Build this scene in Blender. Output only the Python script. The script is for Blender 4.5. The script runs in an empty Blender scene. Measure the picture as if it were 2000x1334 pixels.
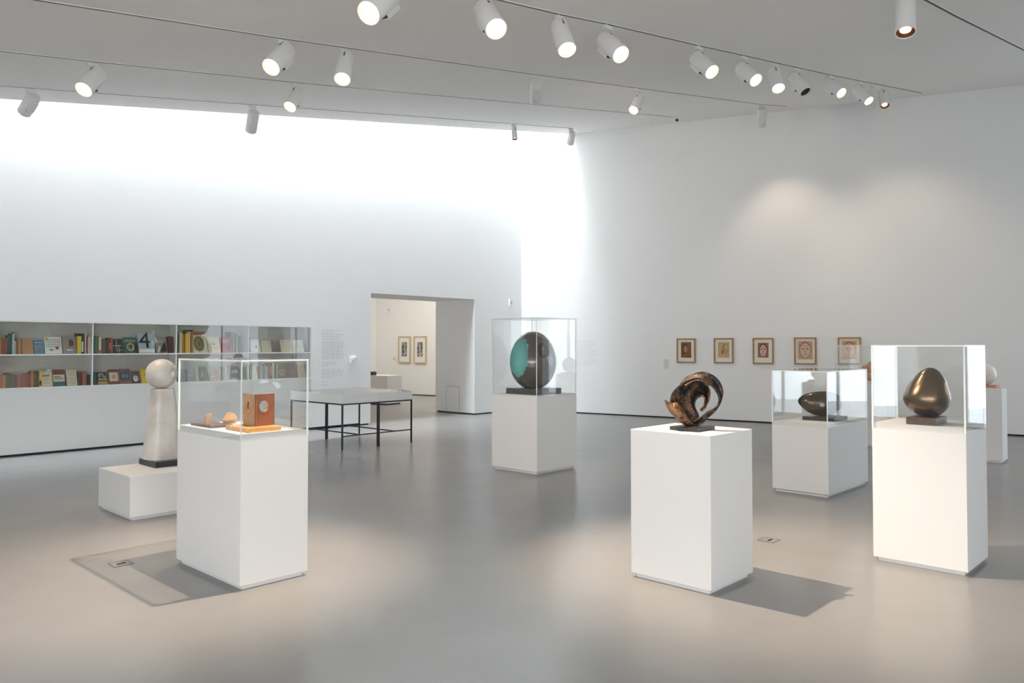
import bpy, bmesh, math, random
from mathutils import Vector, Matrix, Euler
random.seed(7)
R = math.radians
S = bpy.context.scene
COL = S.collection

# ------------------------------------------------------------------ camera
FPX, YH, PITCH, EYE = 1520.0, 674.0, R(1.4), 1.6
CY = YH - FPX * math.tan(PITCH)                       # row of the optical axis
cd = bpy.data.cameras.new('camera'); cam = bpy.data.objects.new('camera', cd); COL.objects.link(cam)
cam.location = (0, 0, EYE); cam.rotation_euler = (math.pi / 2 + PITCH, 0, 0)
cd.sensor_width = 36; cd.lens = FPX * 36 / 2000
cd.shift_y = -(667 - CY) / 2000; cd.clip_end = 200
S.camera = cam

# ------------------------------------------------------------------ world, exposure
w = bpy.data.worlds.new('sky'); S.world = w; w.use_nodes = True
w.node_tree.nodes['Background'].inputs[0].default_value = (0.80, 0.90, 1, 1)
w.node_tree.nodes['Background'].inputs[1].default_value = 1.9
S.view_settings.view_transform = 'Standard'; S.view_settings.look = 'None'
S.view_settings.gamma = 1; S.view_settings.exposure = 1.25
S.view_settings.use_curve_mapping = False
S.cycles.transparent_max_bounces = 40
S.cycles.max_bounces = 10; S.cycles.diffuse_bounces = 6
S.cycles.use_denoising = True
S.cycles.caustics_reflective = False; S.cycles.caustics_refractive = False
S.cycles.sample_clamp_indirect = 4.0

# ------------------------------------------------------------------ geometry of the place
def ray(px, py):
    x = (px - 1000) / FPX; z = -(py - CY) / FPX
    c, s = math.cos(PITCH), math.sin(PITCH)
    return Vector((x, c - z * s, s + z * c))
O = Vector((0, 0, EYE))
def at_z(px, py, z):
    d = ray(px, py); return O + d * ((z - EYE) / d.z)
def at_plane(px, py, p, n):
    d = ray(px, py); return O + d * ((p - O).dot(n) / d.dot(n))
def at_depth(px, py, y):
    d = ray(px, py); return O + d * (y / d.y)
def flat(v): return Vector((v.x, v.y, 0))

GAP = 0.028                                           # shadow gap under the walls
L0 = flat(at_z(0, 893, GAP)); L1 = flat(at_z(717, 827, GAP))
LU = (L1 - L0).normalized(); LN = Vector((LU.y, -LU.x, 0))     # LN points into the room
LANG = math.atan2(LU.y, LU.x)
R0 = flat(at_z(1220, 809.5, GAP)); R1 = flat(at_z(1976.6, 848, GAP))
RU = (R1 - R0).normalized(); RN = Vector((RU.y, -RU.x, 0))
if RN.y > 0: RN = -RN
RANG = math.atan2(RU.y, RU.x)
def isect(p, u, q, v):                                # plan intersection
    d = u.x * v.y - u.y * v.x; r = q - p
    return p + u * ((r.x * v.y - r.y * v.x) / d)
CORNER = isect(L0, LU, R0, RU)
def on_left(px, py, off=0): return at_plane(px, py, L0 - LN * off, LN)
def on_right(px, py, off=0): return at_plane(px, py, R0 - RN * off, RN)
def lt(p): return (p - L0).dot(LU)                    # distance along the left wall
def rt(p): return (p - CORNER).dot(RU)
# sloping ceiling
CP = on_right(1115, 262); TU = ray(2480, 347).normalized()
CV = (on_right(2000, 166) - CP).normalized()
CNORM = TU.cross(CV).normalized()
if CNORM.z < 0: CNORM = -CNORM
def on_ceiling(px, py): return at_plane(px, py, CP, CNORM)
def ceil_z(x, y): return CP.z - ((x - CP.x) * CNORM.x + (y - CP.y) * CNORM.y) / CNORM.z
TUF = flat(TU).normalized()
print('CORNER', CORNER, 'ceil', ceil_z(0, 0), 'wall angle', math.degrees(LANG), math.degrees(RANG))

# ------------------------------------------------------------------ daylight
def area(name, loc, rot, sx, sy, power, color, spread=180):
    l = bpy.data.lights.new(name, 'AREA'); l.shape = 'RECTANGLE'; l.size = sx; l.size_y = sy
    l.energy = power; l.color = color; l.spread = R(spread)
    o = bpy.data.objects.new(name, l); COL.objects.link(o); o.location = loc; o.rotation_euler = rot
    return o
DAY = (0.88, 0.94, 1.0)
SLOT_MID = CP - TUF * 6.5 + LN * -0.62
SKY_Z = 3.6
a = area('skylight_daylight', (SLOT_MID.x, SLOT_MID.y, ceil_z(SLOT_MID.x, SLOT_MID.y) + SKY_Z),
         Matrix(((TUF.x, -TUF.y, 0), (TUF.y, TUF.x, 0), (0, 0, 1))).to_euler(), 17.0, 1.15, 530, DAY)
a.rotation_euler = (Matrix.Rotation(math.atan2(TUF.y, TUF.x), 4, 'Z') @ Matrix.Rotation(-math.atan2(TU.z, math.hypot(TU.x, TU.y)), 4, 'Y')).to_euler()
# rooflight added unseen behind the camera as ambient fill, and sky light through the windows (portals only guide the sampling)
RL = (1.0, -1.8)
rl_z = CP.z - ((RL[0] - CP.x) * CNORM.x + (RL[1] - CP.y) * CNORM.y) / CNORM.z
area('rooflight_daylight', (RL[0], RL[1], rl_z - .03), (0, 0, 0), 14.0, 2.0, 60, (1.0, 0.97, 0.94))
bpy.data.objects['rooflight_daylight'].rotation_euler = Vector((CNORM.x, CNORM.y, CNORM.z)).to_track_quat('Z', 'Y').to_euler()
XE = 14.0
area('window_daylight', (-.9, -4.45, 1.45), (R(100), 0, 0), 11.6, 2.1, 165, (1.0, 0.98, 0.97))  # fill light, shining in through an added window in the unseen back wall
W2A, W2B = 11.9, 15.7                                 # window at the far end of the right-hand wall
pm = CORNER + RU * ((W2A + W2B) / 2) - RN * .3
q = area('window_portal', (pm.x, pm.y, 2.1), Vector((-RN.x, -RN.y, 0)).to_track_quat('Z', 'Y').to_euler(), W2B - W2A, 3.5, 1, DAY); q.data.cycles.is_portal = True
q = area('window_portal', (XE + .25, .0, 1.6), (0, R(90), 0), 2.4, 3.6, 1, DAY); q.data.cycles.is_portal = True
q = area('window_portal', (XE + .25, 7.4, 2.35), (0, R(90), 0), 4.1, 5.6, 1, DAY); q.data.cycles.is_portal = True
area('far_room_light', (-3.2, 22.0, 4.3), (0, 0, 0), 5.0, 3.0, 60, (1.0, 0.92, 0.80))

# ------------------------------------------------------------------ materials
def mat(name, color=(.8, .8, .8), rough=.6, metal=0, spec=.5, noise=None, bump=None, coat=0, emit=None, strength=0):
    m = bpy.data.materials.new(name); m.use_nodes = True; nt = m.node_tree
    b = nt.nodes['Principled BSDF']
    b.inputs['Base Color'].default_value = (*color, 1); b.inputs['Roughness'].default_value = rough
    b.inputs['Metallic'].default_value = metal; b.inputs['Specular IOR Level'].default_value = spec
    b.inputs['Coat Weight'].default_value = coat; b.inputs['Coat Roughness'].default_value = .08
    if emit:
        b.inputs['Emission Color'].default_value = (*emit, 1); b.inputs['Emission Strength'].default_value = strength
    tc = nt.nodes.new('ShaderNodeTexCoord')
    if noise:                                         # (scale, colour2, lo, hi, detail)
        n = nt.nodes.new('ShaderNodeTexNoise'); n.inputs['Scale'].default_value = noise[0]; n.inputs['Detail'].default_value = noise[4]
        nt.links.new(tc.outputs['Object'], n.inputs['Vector'])
        r = nt.nodes.new('ShaderNodeValToRGB'); r.color_ramp.elements[0].position = noise[2]; r.color_ramp.elements[1].position = noise[3]
        r.color_ramp.elements[0].color = (*color, 1); r.color_ramp.elements[1].color = (*noise[1], 1)
        nt.links.new(n.outputs['Fac'], r.inputs['Fac']); nt.links.new(r.outputs['Color'], b.inputs['Base Color'])
    if bump:
        n = nt.nodes.new('ShaderNodeTexNoise'); n.inputs['Scale'].default_value = bump[0]; n.inputs['Detail'].default_value = 4
        nt.links.new(tc.outputs['Object'], n.inputs['Vector'])
        bn = nt.nodes.new('ShaderNodeBump'); bn.inputs['Strength'].default_value = bump[1]; bn.inputs['Distance'].default_value = bump[2]
        nt.links.new(n.outputs['Fac'], bn.inputs['Height']); nt.links.new(bn.outputs['Normal'], b.inputs['Normal'])
    return m
M = {}
M['wall'] = mat('white_wall_paint', (.88, .88, .875), .85, spec=.2, bump=(60, .03, .002))
M['ceiling'] = mat('white_ceiling_paint', (.91, .90, .885), .9, spec=.15)
M['plinth'] = mat('matt_white_plinth_paint', (.76, .755, .745), .7, spec=.25, bump=(90, .02, .001))
M['white'] = mat('white_lacquer', (.82, .82, .81), .4)
M['lampwhite'] = mat('white_powder_coat', (.78, .77, .76), .45)
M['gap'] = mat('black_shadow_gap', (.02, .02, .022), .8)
M['slot'] = mat('dark_track_slot', (.06, .055, .05), .7)
M['steel'] = mat('black_painted_steel', (.012, .013, .013), .4)
M['blackstone'] = mat('black_slate_base', (.02, .02, .022), .35, noise=(30, (.04, .04, .045), .3, .8, 4))
M['woodbase'] = mat('dark_wood_base', (.075, .048, .038), .5, noise=(18, (.13, .085, .065), .3, .8, 5))
M['bronze'] = mat('polished_bronze', (.20, .135, .075), .25, metal=1, noise=(2.5, (.12, .085, .055), .3, .7, 3))
M['darkbronze'] = mat('dark_polished_bronze', (.085, .062, .045), .16, metal=.85, noise=(5, (.05, .038, .03), .3, .7, 3))
M['eggshell'] = mat('polished_dark_wood', (.045, .032, .024), .13, noise=(4, (.07, .048, .03), .3, .7, 3), coat=.6)
M['teal'] = mat('pale_teal_paint', (.12, .42, .42), .5, noise=(9, (.20, .50, .46), .3, .8, 4))
M['rough'] = mat('rough_textured_bronze', (.035, .035, .036), .38, metal=.75, noise=(20, (.26, .13, .06), .47, .72, 9), bump=(70, 1.0, .010))
M['copper'] = mat('golden_brown_bronze', (.40, .20, .09), .40, metal=.75, noise=(26, (.045, .038, .033), .38, .66, 9), bump=(70, 1.0, .010))
M['marble'] = mat('veined_cream_marble', (.74, .70, .64), .35, noise=(5, (.56, .50, .45), .42, .75, 9))
M['marble2'] = mat('white_polished_marble', (.78, .75, .68), .25, noise=(4, (.68, .62, .52), .4, .8, 6))
M['terracotta'] = mat('terracotta', (.55, .24, .13), .6)
M['alabaster'] = mat('warm_tan_stone', (.62, .34, .20), .45, noise=(8, (.48, .24, .13), .4, .8, 5))
M['oakbase'] = mat('honey_coloured_wood', (.66, .36, .13), .4, noise=(14, (.52, .26, .08), .35, .75, 6))
M['redwood'] = mat('reddish_brown_wood', (.28, .09, .035), .4, noise=(12, (.20, .06, .025), .35, .75, 6))
M['tanwood'] = mat('tan_wood', (.50, .31, .17), .45, noise=(16, (.42, .25, .13), .35, .75, 6))
M['copperpiece'] = mat('polished_copper_coloured_wood', (.55, .30, .18), .35, noise=(20, (.40, .2, .11), .35, .75, 6))
M['oak'] = mat('oak_picture_frame', (.42, .24, .11), .5, noise=(25, (.32, .17, .07), .35, .75, 6))
M['paleoak'] = mat('pale_oak_picture_frame', (.60, .45, .27), .5)
M['mount'] = mat('cream_mount_board', (.80, .77, .66), .8)
M['whitemount'] = mat('white_mount_board', (.84, .84, .82), .8)
M['paper'] = mat('page_paper', (.72, .66, .54), .8)
M['taupe'] = mat('taupe_back_board', (.50, .475, .44), .7)
M['grey'] = mat('grey_print', (.45, .45, .46), .8)
M['lettering'] = mat('grey_wall_lettering', (.62, .62, .64), .8)
M['screw'] = mat('dull_screw_head', (.25, .24, .23), .4, metal=.6)
M['brass'] = mat('dull_metal_floor_plate', (.22, .20, .18), .35, metal=.7)
M['leaf'] = mat('green_foliage', (.14, .30, .10), .7, noise=(3, (.36, .50, .26), .35, .7, 8))
M['lawn'] = mat('outdoor_lawn', (.16, .26, .08), .8)
M['lit'] = mat('lit_lamp_lens', (.9, .85, .75), .3, emit=(1, .80, .56), strength=5)
M['reflector'] = mat('warm_lamp_reflector', (.85, .6, .4), .25, metal=.6, emit=(1, .52, .25), strength=.55)
M['litdim'] = mat('half_lit_lamp_lens', (.6, .4, .3), .3, emit=(1, .62, .38), strength=2.2)
M['unlit'] = mat('dark_lamp_lens', (.01, .01, .012), .2)
M['baffle'] = mat('bronze_lamp_baffle', (.20, .08, .04), .35, metal=.5)

def floor_material():
    m = mat('polished_grey_concrete', (.24, .235, .23), .25, spec=.6)
    nt = m.node_tree; b = nt.nodes['Principled BSDF']; tc = nt.nodes.new('ShaderNodeTexCoord')
    n1 = nt.nodes.new('ShaderNodeTexNoise'); n1.inputs['Scale'].default_value = .45; n1.inputs['Detail'].default_value = 3; n1.inputs['Roughness'].default_value = .6
    n2 = nt.nodes.new('ShaderNodeTexNoise'); n2.inputs['Scale'].default_value = 2.2; n2.inputs['Detail'].default_value = 3; n2.inputs['Distortion'].default_value = 0
    mx = nt.nodes.new('ShaderNodeMath'); mx.operation = 'MULTIPLY_ADD'; mx.inputs[1].default_value = .6
    r = nt.nodes.new('ShaderNodeValToRGB')
    r.color_ramp.elements[0].position = .1; r.color_ramp.elements[0].color = (.24, .236, .232, 1)
    r.color_ramp.elements[1].position = .9; r.color_ramp.elements[1].color = (.305, .297, .29, 1)
    for n in (n1, n2): nt.links.new(tc.outputs['Object'], n.inputs['Vector'])
    hf = nt.nodes.new('ShaderNodeMath'); hf.operation = 'MULTIPLY'; hf.inputs[1].default_value = .4
    nt.links.new(n1.outputs['Fac'], mx.inputs[0]); nt.links.new(n2.outputs['Fac'], hf.inputs[0]); nt.links.new(hf.outputs[0], mx.inputs[2])
    nt.links.new(mx.outputs[0], r.inputs['Fac']); nt.links.new(r.outputs['Color'], b.inputs['Base Color'])
    return m
M['floor'] = floor_material()

def glass_material(name='clear_acrylic', ior=1.5, tint=(.997, 1, .997)):
    m = bpy.data.materials.new(name); m.use_nodes = True; nt = m.node_tree
    nt.nodes.clear(); out = nt.nodes.new('ShaderNodeOutputMaterial')
    tr = nt.nodes.new('ShaderNodeBsdfTransparent'); tr.inputs[0].default_value = (*tint, 1)
    gl = nt.nodes.new('ShaderNodeBsdfGlossy'); gl.inputs['Roughness'].default_value = .0
    fr = nt.nodes.new('ShaderNodeFresnel'); fr.inputs['IOR'].default_value = ior
    mx = nt.nodes.new('ShaderNodeMixShader')
    ge = nt.nodes.new('ShaderNodeNewGeometry'); im = nt.nodes.new('ShaderNodeMapRange')   # the same clear reflection on both faces of a pane
    im.inputs['To Min'].default_value = ior; im.inputs['To Max'].default_value = 1 / ior
    nt.links.new(ge.outputs['Backfacing'], im.inputs['Value']); nt.links.new(im.outputs['Result'], fr.inputs['IOR'])
    nt.links.new(fr.outputs[0], mx.inputs[0]); nt.links.new(tr.outputs[0], mx.inputs[1]); nt.links.new(gl.outputs[0], mx.inputs[2])
    nt.links.new(mx.outputs[0], out.inputs[0])
    return m
M['glass'] = glass_material()
M['edge'] = mat('pale_acrylic_edge', (.90, .94, .91), .3)

_pc = {}
def paint(c, rough=.65):
    k = tuple(round(x, 3) for x in c)
    if k not in _pc: _pc[k] = mat('printed_cover_' + '_'.join(str(int(x * 255)) for x in k), c, rough)
    return _pc[k]

# ------------------------------------------------------------------ mesh builder
class MB:
    def __init__(s): s.v = []; s.f = []; s.m = []
    def add(s, vs, fs, mi=0):
        o = len(s.v); s.v += [tuple(v) for v in vs]; s.f += [tuple(i + o for i in f) for f in fs]; s.m += [mi] * len(fs); return s
    def box(s, x0, x1, y0, y1, z0, z1, mi=0, T=None):
        vs = [Vector((x, y, z)) for z in (z0, z1) for (x, y) in ((x0, y0), (x1, y0), (x1, y1), (x0, y1))]
        if T: vs = [T @ v for v in vs]
        return s.add(vs, [(0, 3, 2, 1), (4, 5, 6, 7), (0, 1, 5, 4), (1, 2, 6, 5), (2, 3, 7, 6), (3, 0, 4, 7)], mi)
    def cyl(s, a, b, r0, r1=None, n=24, mi=0, caps=True):
        a = Vector(a); b = Vector(b); r1 = r0 if r1 is None else r1
        z = (b - a).normalized(); x = z.orthogonal().normalized(); y = z.cross(x)
        vs = []
        for c, r in ((a, r0), (b, r1)):
            vs += [c + (x * math.cos(2 * math.pi * i / n) + y * math.sin(2 * math.pi * i / n)) * r for i in range(n)]
        fs = [(i, (i + 1) % n, n + (i + 1) % n, n + i) for i in range(n)]
        if caps: fs += [tuple(range(n - 1, -1, -1)), tuple(range(n, 2 * n))]
        return s.add(vs, fs, mi)
    def prism(s, poly, zf0, zf1, mi=0):               # plan polygon between two height functions
        n = len(poly)
        vs = [(p[0], p[1], zf0(p[0], p[1])) for p in poly] + [(p[0], p[1], zf1(p[0], p[1])) for p in poly]
        fs = [tuple(range(n - 1, -1, -1)), tuple(range(n, 2 * n))] + [(i, (i + 1) % n, n + (i + 1) % n, n + i) for i in range(n)]
        return s.add(vs, fs, mi)
    def rings(s, rings, mi=0, closed_ends=True):      # rings: lists of points, equal length
        n = len(rings[0]); o = [v for r in rings for v in r]
        fs = [(k * n + i, k * n + (i + 1) % n, (k + 1) * n + (i + 1) % n, (k + 1) * n + i) for k in range(len(rings) - 1) for i in range(n)]
        if closed_ends: fs += [tuple(range(n - 1, -1, -1)), tuple(range((len(rings) - 1) * n, len(rings) * n))]
        return s.add(o, fs, mi)
    def mesh(s, name, mats, smooth=None):
        me = bpy.data.meshes.new(name); me.from_pydata(s.v, [], s.f)
        for m in (mats if isinstance(mats, (list, tuple)) else [mats]): me.materials.append(m)
        for p, mi in zip(me.polygons, s.m): p.material_index = mi
        bm = bmesh.new(); bm.from_mesh(me); bmesh.ops.recalc_face_normals(bm, faces=bm.faces); bm.to_mesh(me); bm.free()
        if smooth is not None:
            me.polygons.foreach_set('use_smooth', [True] * len(me.polygons)); me.set_sharp_from_angle(angle=R(smooth))
        return me
def obj(name, mb, mats, parent=None, smooth=None, bevel=0, label=None):
    me = mb.mesh(name, mats, smooth) if isinstance(mb, MB) else mb
    if not isinstance(mb, MB) and not me.materials: me.materials.append(mats)
    o = bpy.data.objects.new(name, me); COL.objects.link(o)
    if parent: o.parent = parent
    if label: o['label'] = label
    if bevel:
        b = o.modifiers.new('edge', 'BEVEL'); b.width = bevel; b.segments = 2; b.limit_method = 'ANGLE'; b.angle_limit = R(40)
    return o
def thing(name, label, cat, loc=(0, 0, 0), rotz=0, group=None):
    o = bpy.data.objects.new(name, None); COL.objects.link(o); o.empty_display_size = .1
    o.location = loc; o.rotation_euler = (0, 0, rotz); o['label'] = label; o['category'] = cat
    if group: o['group'] = group
    return o
def tag(o, label, cat, group=None):
    o['label'] = label; o['category'] = cat
    if group: o['group'] = group
    return o
def struct(name, mb, mats, loc=None, rotz=0, parent=None):
    o = obj(name, mb, mats, parent)
    if loc is not None: o.location = loc; o.rotation_euler = (0, 0, rotz)
    if not parent: o['kind'] = 'structure'
    return o
def copy_tree(o, parent=None):
    c = o.copy(); COL.objects.link(c)
    if parent: c.parent = parent
    for ch in list(o.children): copy_tree(ch, c)
    return c

# ------------------------------------------------------------------ the shell
zt = 11.8
T_END = lt(CORNER); T_WEST = -9.0
NZ0, NZ1 = 0.955, 1.975                               # book niche, bottom and top
PR = 0.0
n_t1 = lt(on_left(608, 700, -PR)); NICHE_D = .25
NZ0 = on_left(0, 762, -PR).z; NZ1 = on_left(0, 625, -PR).z
d_t0 = lt(on_left(724, 700)); d_t1 = lt(on_left(927, 700)); DZ = on_left(825, 578.5).z
DD = 1.33                                             # thickness of the wall at the doorway
print('niche end', n_t1, 'door', d_t0, d_t1, DZ, 'corner t', T_END)
bay = (n_t1 - lt(on_left(181.5, 660, -PR))) / 3
n_t0 = n_t1 - 5 * bay
mb = MB()
REC = .17                                             # the wall under the bookcase sits further back
mb.box(T_WEST, n_t1, REC, DD, GAP, NZ0); mb.box(n_t1, d_t0, 0, DD, GAP, NZ0)
mb.box(T_WEST, d_t0, 0, DD, NZ1, zt)
mb.box(T_WEST, n_t0, 0, DD, NZ0, NZ1)
mb.box(n_t0, n_t1, NICHE_D, DD, NZ0, NZ1)
mb.box(n_t1, d_t0, 0, DD, NZ0, NZ1)
mb.box(d_t0, d_t1, 0, DD, DZ, zt)
mb.box(d_t1, T_END + .6, 0, DD, GAP, zt)
struct('wall_left', mb, M['wall'], L0, LANG)
mb = MB(); mb.box(T_WEST, n_t1, REC + .03, DD - .03, 0, GAP + .002); mb.box(n_t1 + .03, d_t0 - .03, .03, DD - .03, 0, GAP + .002)
mb.box(d_t1 + .03, T_END + .5, .03, DD - .03, 0, GAP + .002)
struct('baseboard_left', mb, M['gap'], L0, LANG)
mb = MB(); mb.box(0, W2A, 0, .35, GAP, zt + 1.5); mb.box(W2A, W2B, 0, .35, GAP, .06); mb.box(W2A, W2B, 0, .35, 3.8, zt + 1.5); mb.box(W2B, 18.5, 0, .35, GAP, zt + 1.5)
struct('wall_right', mb, M['wall'], CORNER, RANG)
mb = MB(); mb.box(0, 18.4, .03, .32, 0, GAP + .002)
struct('baseboard_right', mb, M['gap'], CORNER, RANG)
W0 = L0 + LU * T_WEST
E0 = CORNER + RU * 14.6
B0 = Vector((-7.0, -4.0, 0)); B1 = Vector((XE, -4.0, 0))
E1 = Vector((XE, (CORNER + RU * ((XE - CORNER.x) / RU.x)).y, 0))
zc = lambda x, y: ceil_z(x, y)
def wall_seg(name, p, q, z1, openings=(), th=.3):
    d = (q - p); L = d.length; ang = math.atan2(d.y, d.x); mb = MB()
    xs = 0
    for (a0, a1, z0o, z1o) in openings:
        mb.box(xs, a0, 0, -th, 0, z1); mb.box(a0, a1, 0, -th, 0, z0o); mb.box(a0, a1, 0, -th, z1o, z1); xs = a1
    mb.box(xs, L, 0, -th, 0, z1)
    return struct(name, mb, M['wall'], p, ang)
wall_seg('wall_west', W0, B0, 4.6)
wall_seg('wall_back', B0, B1, 4.6, [(.2, 12.2, .35, 2.3)])
wall_seg('wall_east', B1, E1, 6.2, [(2.2, 5.8, .4, 2.8), (8.6, 14.2, .06, 4.4)])
def window(n, p, ang, width, z0, z1, mull):
    mb = MB(); t = .05
    mb.box(0, width, -.1, -.04, z0, z0 + t); mb.box(0, width, -.1, -.04, z1 - t, z1)
    for i in range(mull + 1):
        x = i * (width - t) / mull; mb.box(x, x + t, -.1, -.04, z0 + t, z1 - t)
    o = struct('window_%d' % n, mb, M['lampwhite'], p, ang)
    obj('pane', MB().box(.02, width - .02, -.075, -.069, z0 + .02, z1 - .02), M['glass'], o)
window(1, B1 + Vector((0, 2.2, 0)), R(90), 3.6, .4, 2.8, 2)
window(2, B1 + Vector((0, 8.6, 0)), R(90), 5.6, .06, 4.4, 3)
window(4, B0 + Vector((.2, 0, 0)), 0, 12.0, .35, 2.3, 6); pw = CORNER + RU * W2A; window(3, CORNER + RU * W2B, RANG + math.pi, W2B - W2A, .06, 3.8, 3)  # the back-wall window is added, unseen, to let the fill light in
# floor runs on through the doorway into the room behind
mb = MB(); mb.box(-22, 17, -5, 34, -.2, 0); struct('floor', mb, M['floor'])
# ceiling with the long daylight slot along the left wall
S1 = flat(CP) + RU * -.02; S0 = S1 - TUF * 22
s_end = isect(S0, TUF, W0, (B0 - W0).normalized())
cpoly = [s_end - TUF * .3, S1 + TUF * .4, E1 + RU * .3 + Vector((.2, .25, 0)), B1 + Vector((.3, -.3, 0)), B0 + Vector((-.2, -.3, 0))]
mb = MB().prism([(p.x, p.y) for p in cpoly], zc, lambda x, y: zc(x, y) + .25)
struct('ceiling', mb, M['ceiling'])
L = (S1 - s_end).length
fp = [s_end - TUF * .3, S1 + TUF * .3]; nrm = Vector((-TUF.y, TUF.x, 0))     # towards the left wall
mb = MB().prism([(p.x, p.y) for p in (fp[0], fp[1], fp[1] - nrm * .12, fp[0] - nrm * .12)], lambda x, y: zc(x, y) + .002, lambda x, y: zc(x, y) + 3.9)
struct('trim_1', mb, M['ceiling'])
mb = MB().prism([(p.x, p.y) for p in (fp[0], fp[1], fp[1] + nrm * 2.4, fp[0] + nrm * 2.4)], lambda x, y: zc(x, y) + 3.85, lambda x, y: zc(x, y) + 3.95)
struct('trim_2', mb, M['wall'])
mb = MB()
T = Matrix.Translation((RL[0], RL[1], rl_z)) @ Vector((CNORM.x, CNORM.y, CNORM.z)).to_track_quat('Z', 'Y').to_matrix().to_4x4()
mb.box(-7.1, 7.1, -1.1, -1.01, -.05, .01, T=T).box(-7.1, 7.1, 1.01, 1.1, -.05, .01, T=T).box(-7.1, -7.01, -1.01, 1.01, -.05, .01, T=T).box(7.01, 7.1, -1.01, 1.01, -.05, .01, T=T)
struct('trim_3', mb, M['lampwhite'])  # frame around the added rooflight
# room beyond the doorway
F1 = flat(at_z(843, 771.5, GAP)); F0 = isect(F1, RU, flat(at_z(734, 760, 0)), flat(ray(734, 760)))
fu = (F1 - F0).normalized()
mb = MB(); mb.box(0, 9, 0, .3, GAP, 4.6); struct('wall_far', mb, M['wall'], F0, math.atan2(fu.y, fu.x))
mb = MB(); mb.box(0, 9, .03, .28, 0, GAP + .002); struct('baseboard_far', mb, M['gap'], F0, math.atan2(fu.y, fu.x))
mb = MB(); mb.box(-6.5, 0, 0, .3, 0, 4.6); struct('wall_far_side', mb, M['wall'], F0, LANG)
p_ = F0 + LU * -6.5; d_ = (L0 + LU * lt(p_) - LN * DD - p_).length
mb = MB(); mb.box(0, d_, 0, .3, 0, 4.7); struct('wall_far_west', mb, M['wall'], p_, math.atan2(LN.y, LN.x))
p_ = F0 + fu * 8.9; e_ = CORNER + LU * .3; mb = MB(); mb.box(0, (e_ - p_).length, 0, .3, 0, 4.7); struct('wall_far_end', mb, M['wall'], p_, math.atan2((e_ - p_).y, (e_ - p_).x))
cc = [F0 - LU * 6.9 - LN * .3, F0 + LU * .3 - LN * .3, F0 + fu * 9.3 - LN * .3, CORNER + LU * .5 + LN * -DD, L0 + LU * (lt(F0) - 7) - LN * DD * .8]
mb = MB().prism([(p.x, p.y) for p in cc], lambda x, y: 4.5, lambda x, y: 4.65); struct('ceiling_far', mb, M['ceiling'])
# small access panel in the deep doorway jamb
q0 = at_z(872, 804, GAP); jamb0 = L0 + LU * d_t1
def jpt(px, py): return at_plane(px, py, jamb0, LU)
ja, jb = jpt(872, 780), jpt(897, 780); zj = jpt(885, 755).z
da, db = (jb - jamb0).dot(-LN), (ja - jamb0).dot(-LN)
p = struct('door_1', MB().box(d_t1 - .006, d_t1, min(da, db), max(da, db), .035, zj), M['wall'], L0, LANG)
obj('panel_joint', MB().box(d_t1 - .003, d_t1, min(da, db) - .012, max(da, db) + .012, .02, zj + .012), M['grey'], p)

# outdoors beyond the windows
mb = MB()
for i in range(90):
    y = -3.5 + (i % 18) * .6 + random.uniform(-.2, .2); z = (i // 18) * .6 + random.uniform(-.1, .1)
    c = Vector((16.6 + random.uniform(-.4, .4), y, z + .2)); r = random.uniform(.35, .6); rg = []
    for a_ in range(1, 7):
        th = math.pi * a_ / 7
        rg.append([c + Vector((math.sin(th) * math.cos(k * math.pi / 4), math.sin(th) * math.sin(k * math.pi / 4), math.cos(th))) * r * random.uniform(.8, 1.15) for k in range(8)])
    mb.rings(rg)
tag(obj('garden_hedge', mb, M['leaf']), 'green leafy hedge growing outside the east window', 'hedge')

# ------------------------------------------------------------------ plinths and cases
PA = R(46.5)
def plinth(label, F, a, b, top, step=None, recess=.028, name='display_plinth', group='white display plinths'):
    """F front corner in plan; b along local x (to the back right), a along local y (to the back left)."""
    t = thing(name, label, 'plinth', (F.x, F.y, 0), PA, group)
    body_top = step if step else top
    obj('body', MB().box(0, b, 0, a, .03, body_top), M['plinth'], t, bevel=.0025)
    obj('recessed_foot', MB().box(recess, b - recess, recess, a - recess, 0, .031), M['plinth'], t)
    if step:
        obj('raised_deck', MB().box(.0115, b - .0115, .0115, a - .0115, step - .002, top), M['plinth'], t)
        m = MB()
        for x in (b * .25, b * .75): m.cyl((x, .004, step + .02), (x, -.001, step + .02), .004, n=10)
        for y in (a * .3, a * .8): m.cyl((.004, y, step + .02), (-.001, y, step + .02), .004, n=10)
    return t
def case(label, F, a, b, z0, z1, th=.011):
    t = thing('display_case', label, 'display case', (F.x, F.y, z0), PA, 'clear acrylic display cases')
    h = z1 - z0
    def pane(x0, x1, y0, y1, za, zb, axis):
        mb = MB(); mb.box(x0, x1, y0, y1, za, zb)
        # 0 bottom 1 top 2 -y 3 +x 4 +y 5 -x
        big = {'x': (3, 5), 'y': (2, 4), 'z': (0, 1)}[axis]
        mb.m = [0 if i in big else 1 for i in range(6)]
        obj('pane', mb, [M['glass'], M['edge']], t)
    e = .0005
    pane(0, b, 0, th, 0, h - th, 'y'); pane(0, b, a - th, a, 0, h - th, 'y')
    pane(0, th, th + e, a - th - e, 0, h - th, 'x'); pane(b - th, b, th + e, a - th - e, 0, h - th, 'x')
    pane(0, b, 0, a, h - th + e, h, 'z')
    return t
def corner_pt(px, py): return flat(at_z(px, py, .03))
PF = dict(A=corner_pt(468.5, 1146.2), B=corner_pt(1389.2, 1155), C=corner_pt(1890.8, 1119), D=corner_pt(1618.4, 967.2), E=corner_pt(1048.8, 923), F=corner_pt(253.5, 1011.8), G=corner_pt(1706, 870), H=corner_pt(1958.5, 901))
plinth('tall white plinth with a clear case holding wooden carvings', PF['A'], .965, .50, 1.012, .972)
plinth('tall white plinth without a case under the curled bronze sculpture', PF['B'], .615, .575, 1.017)
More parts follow.
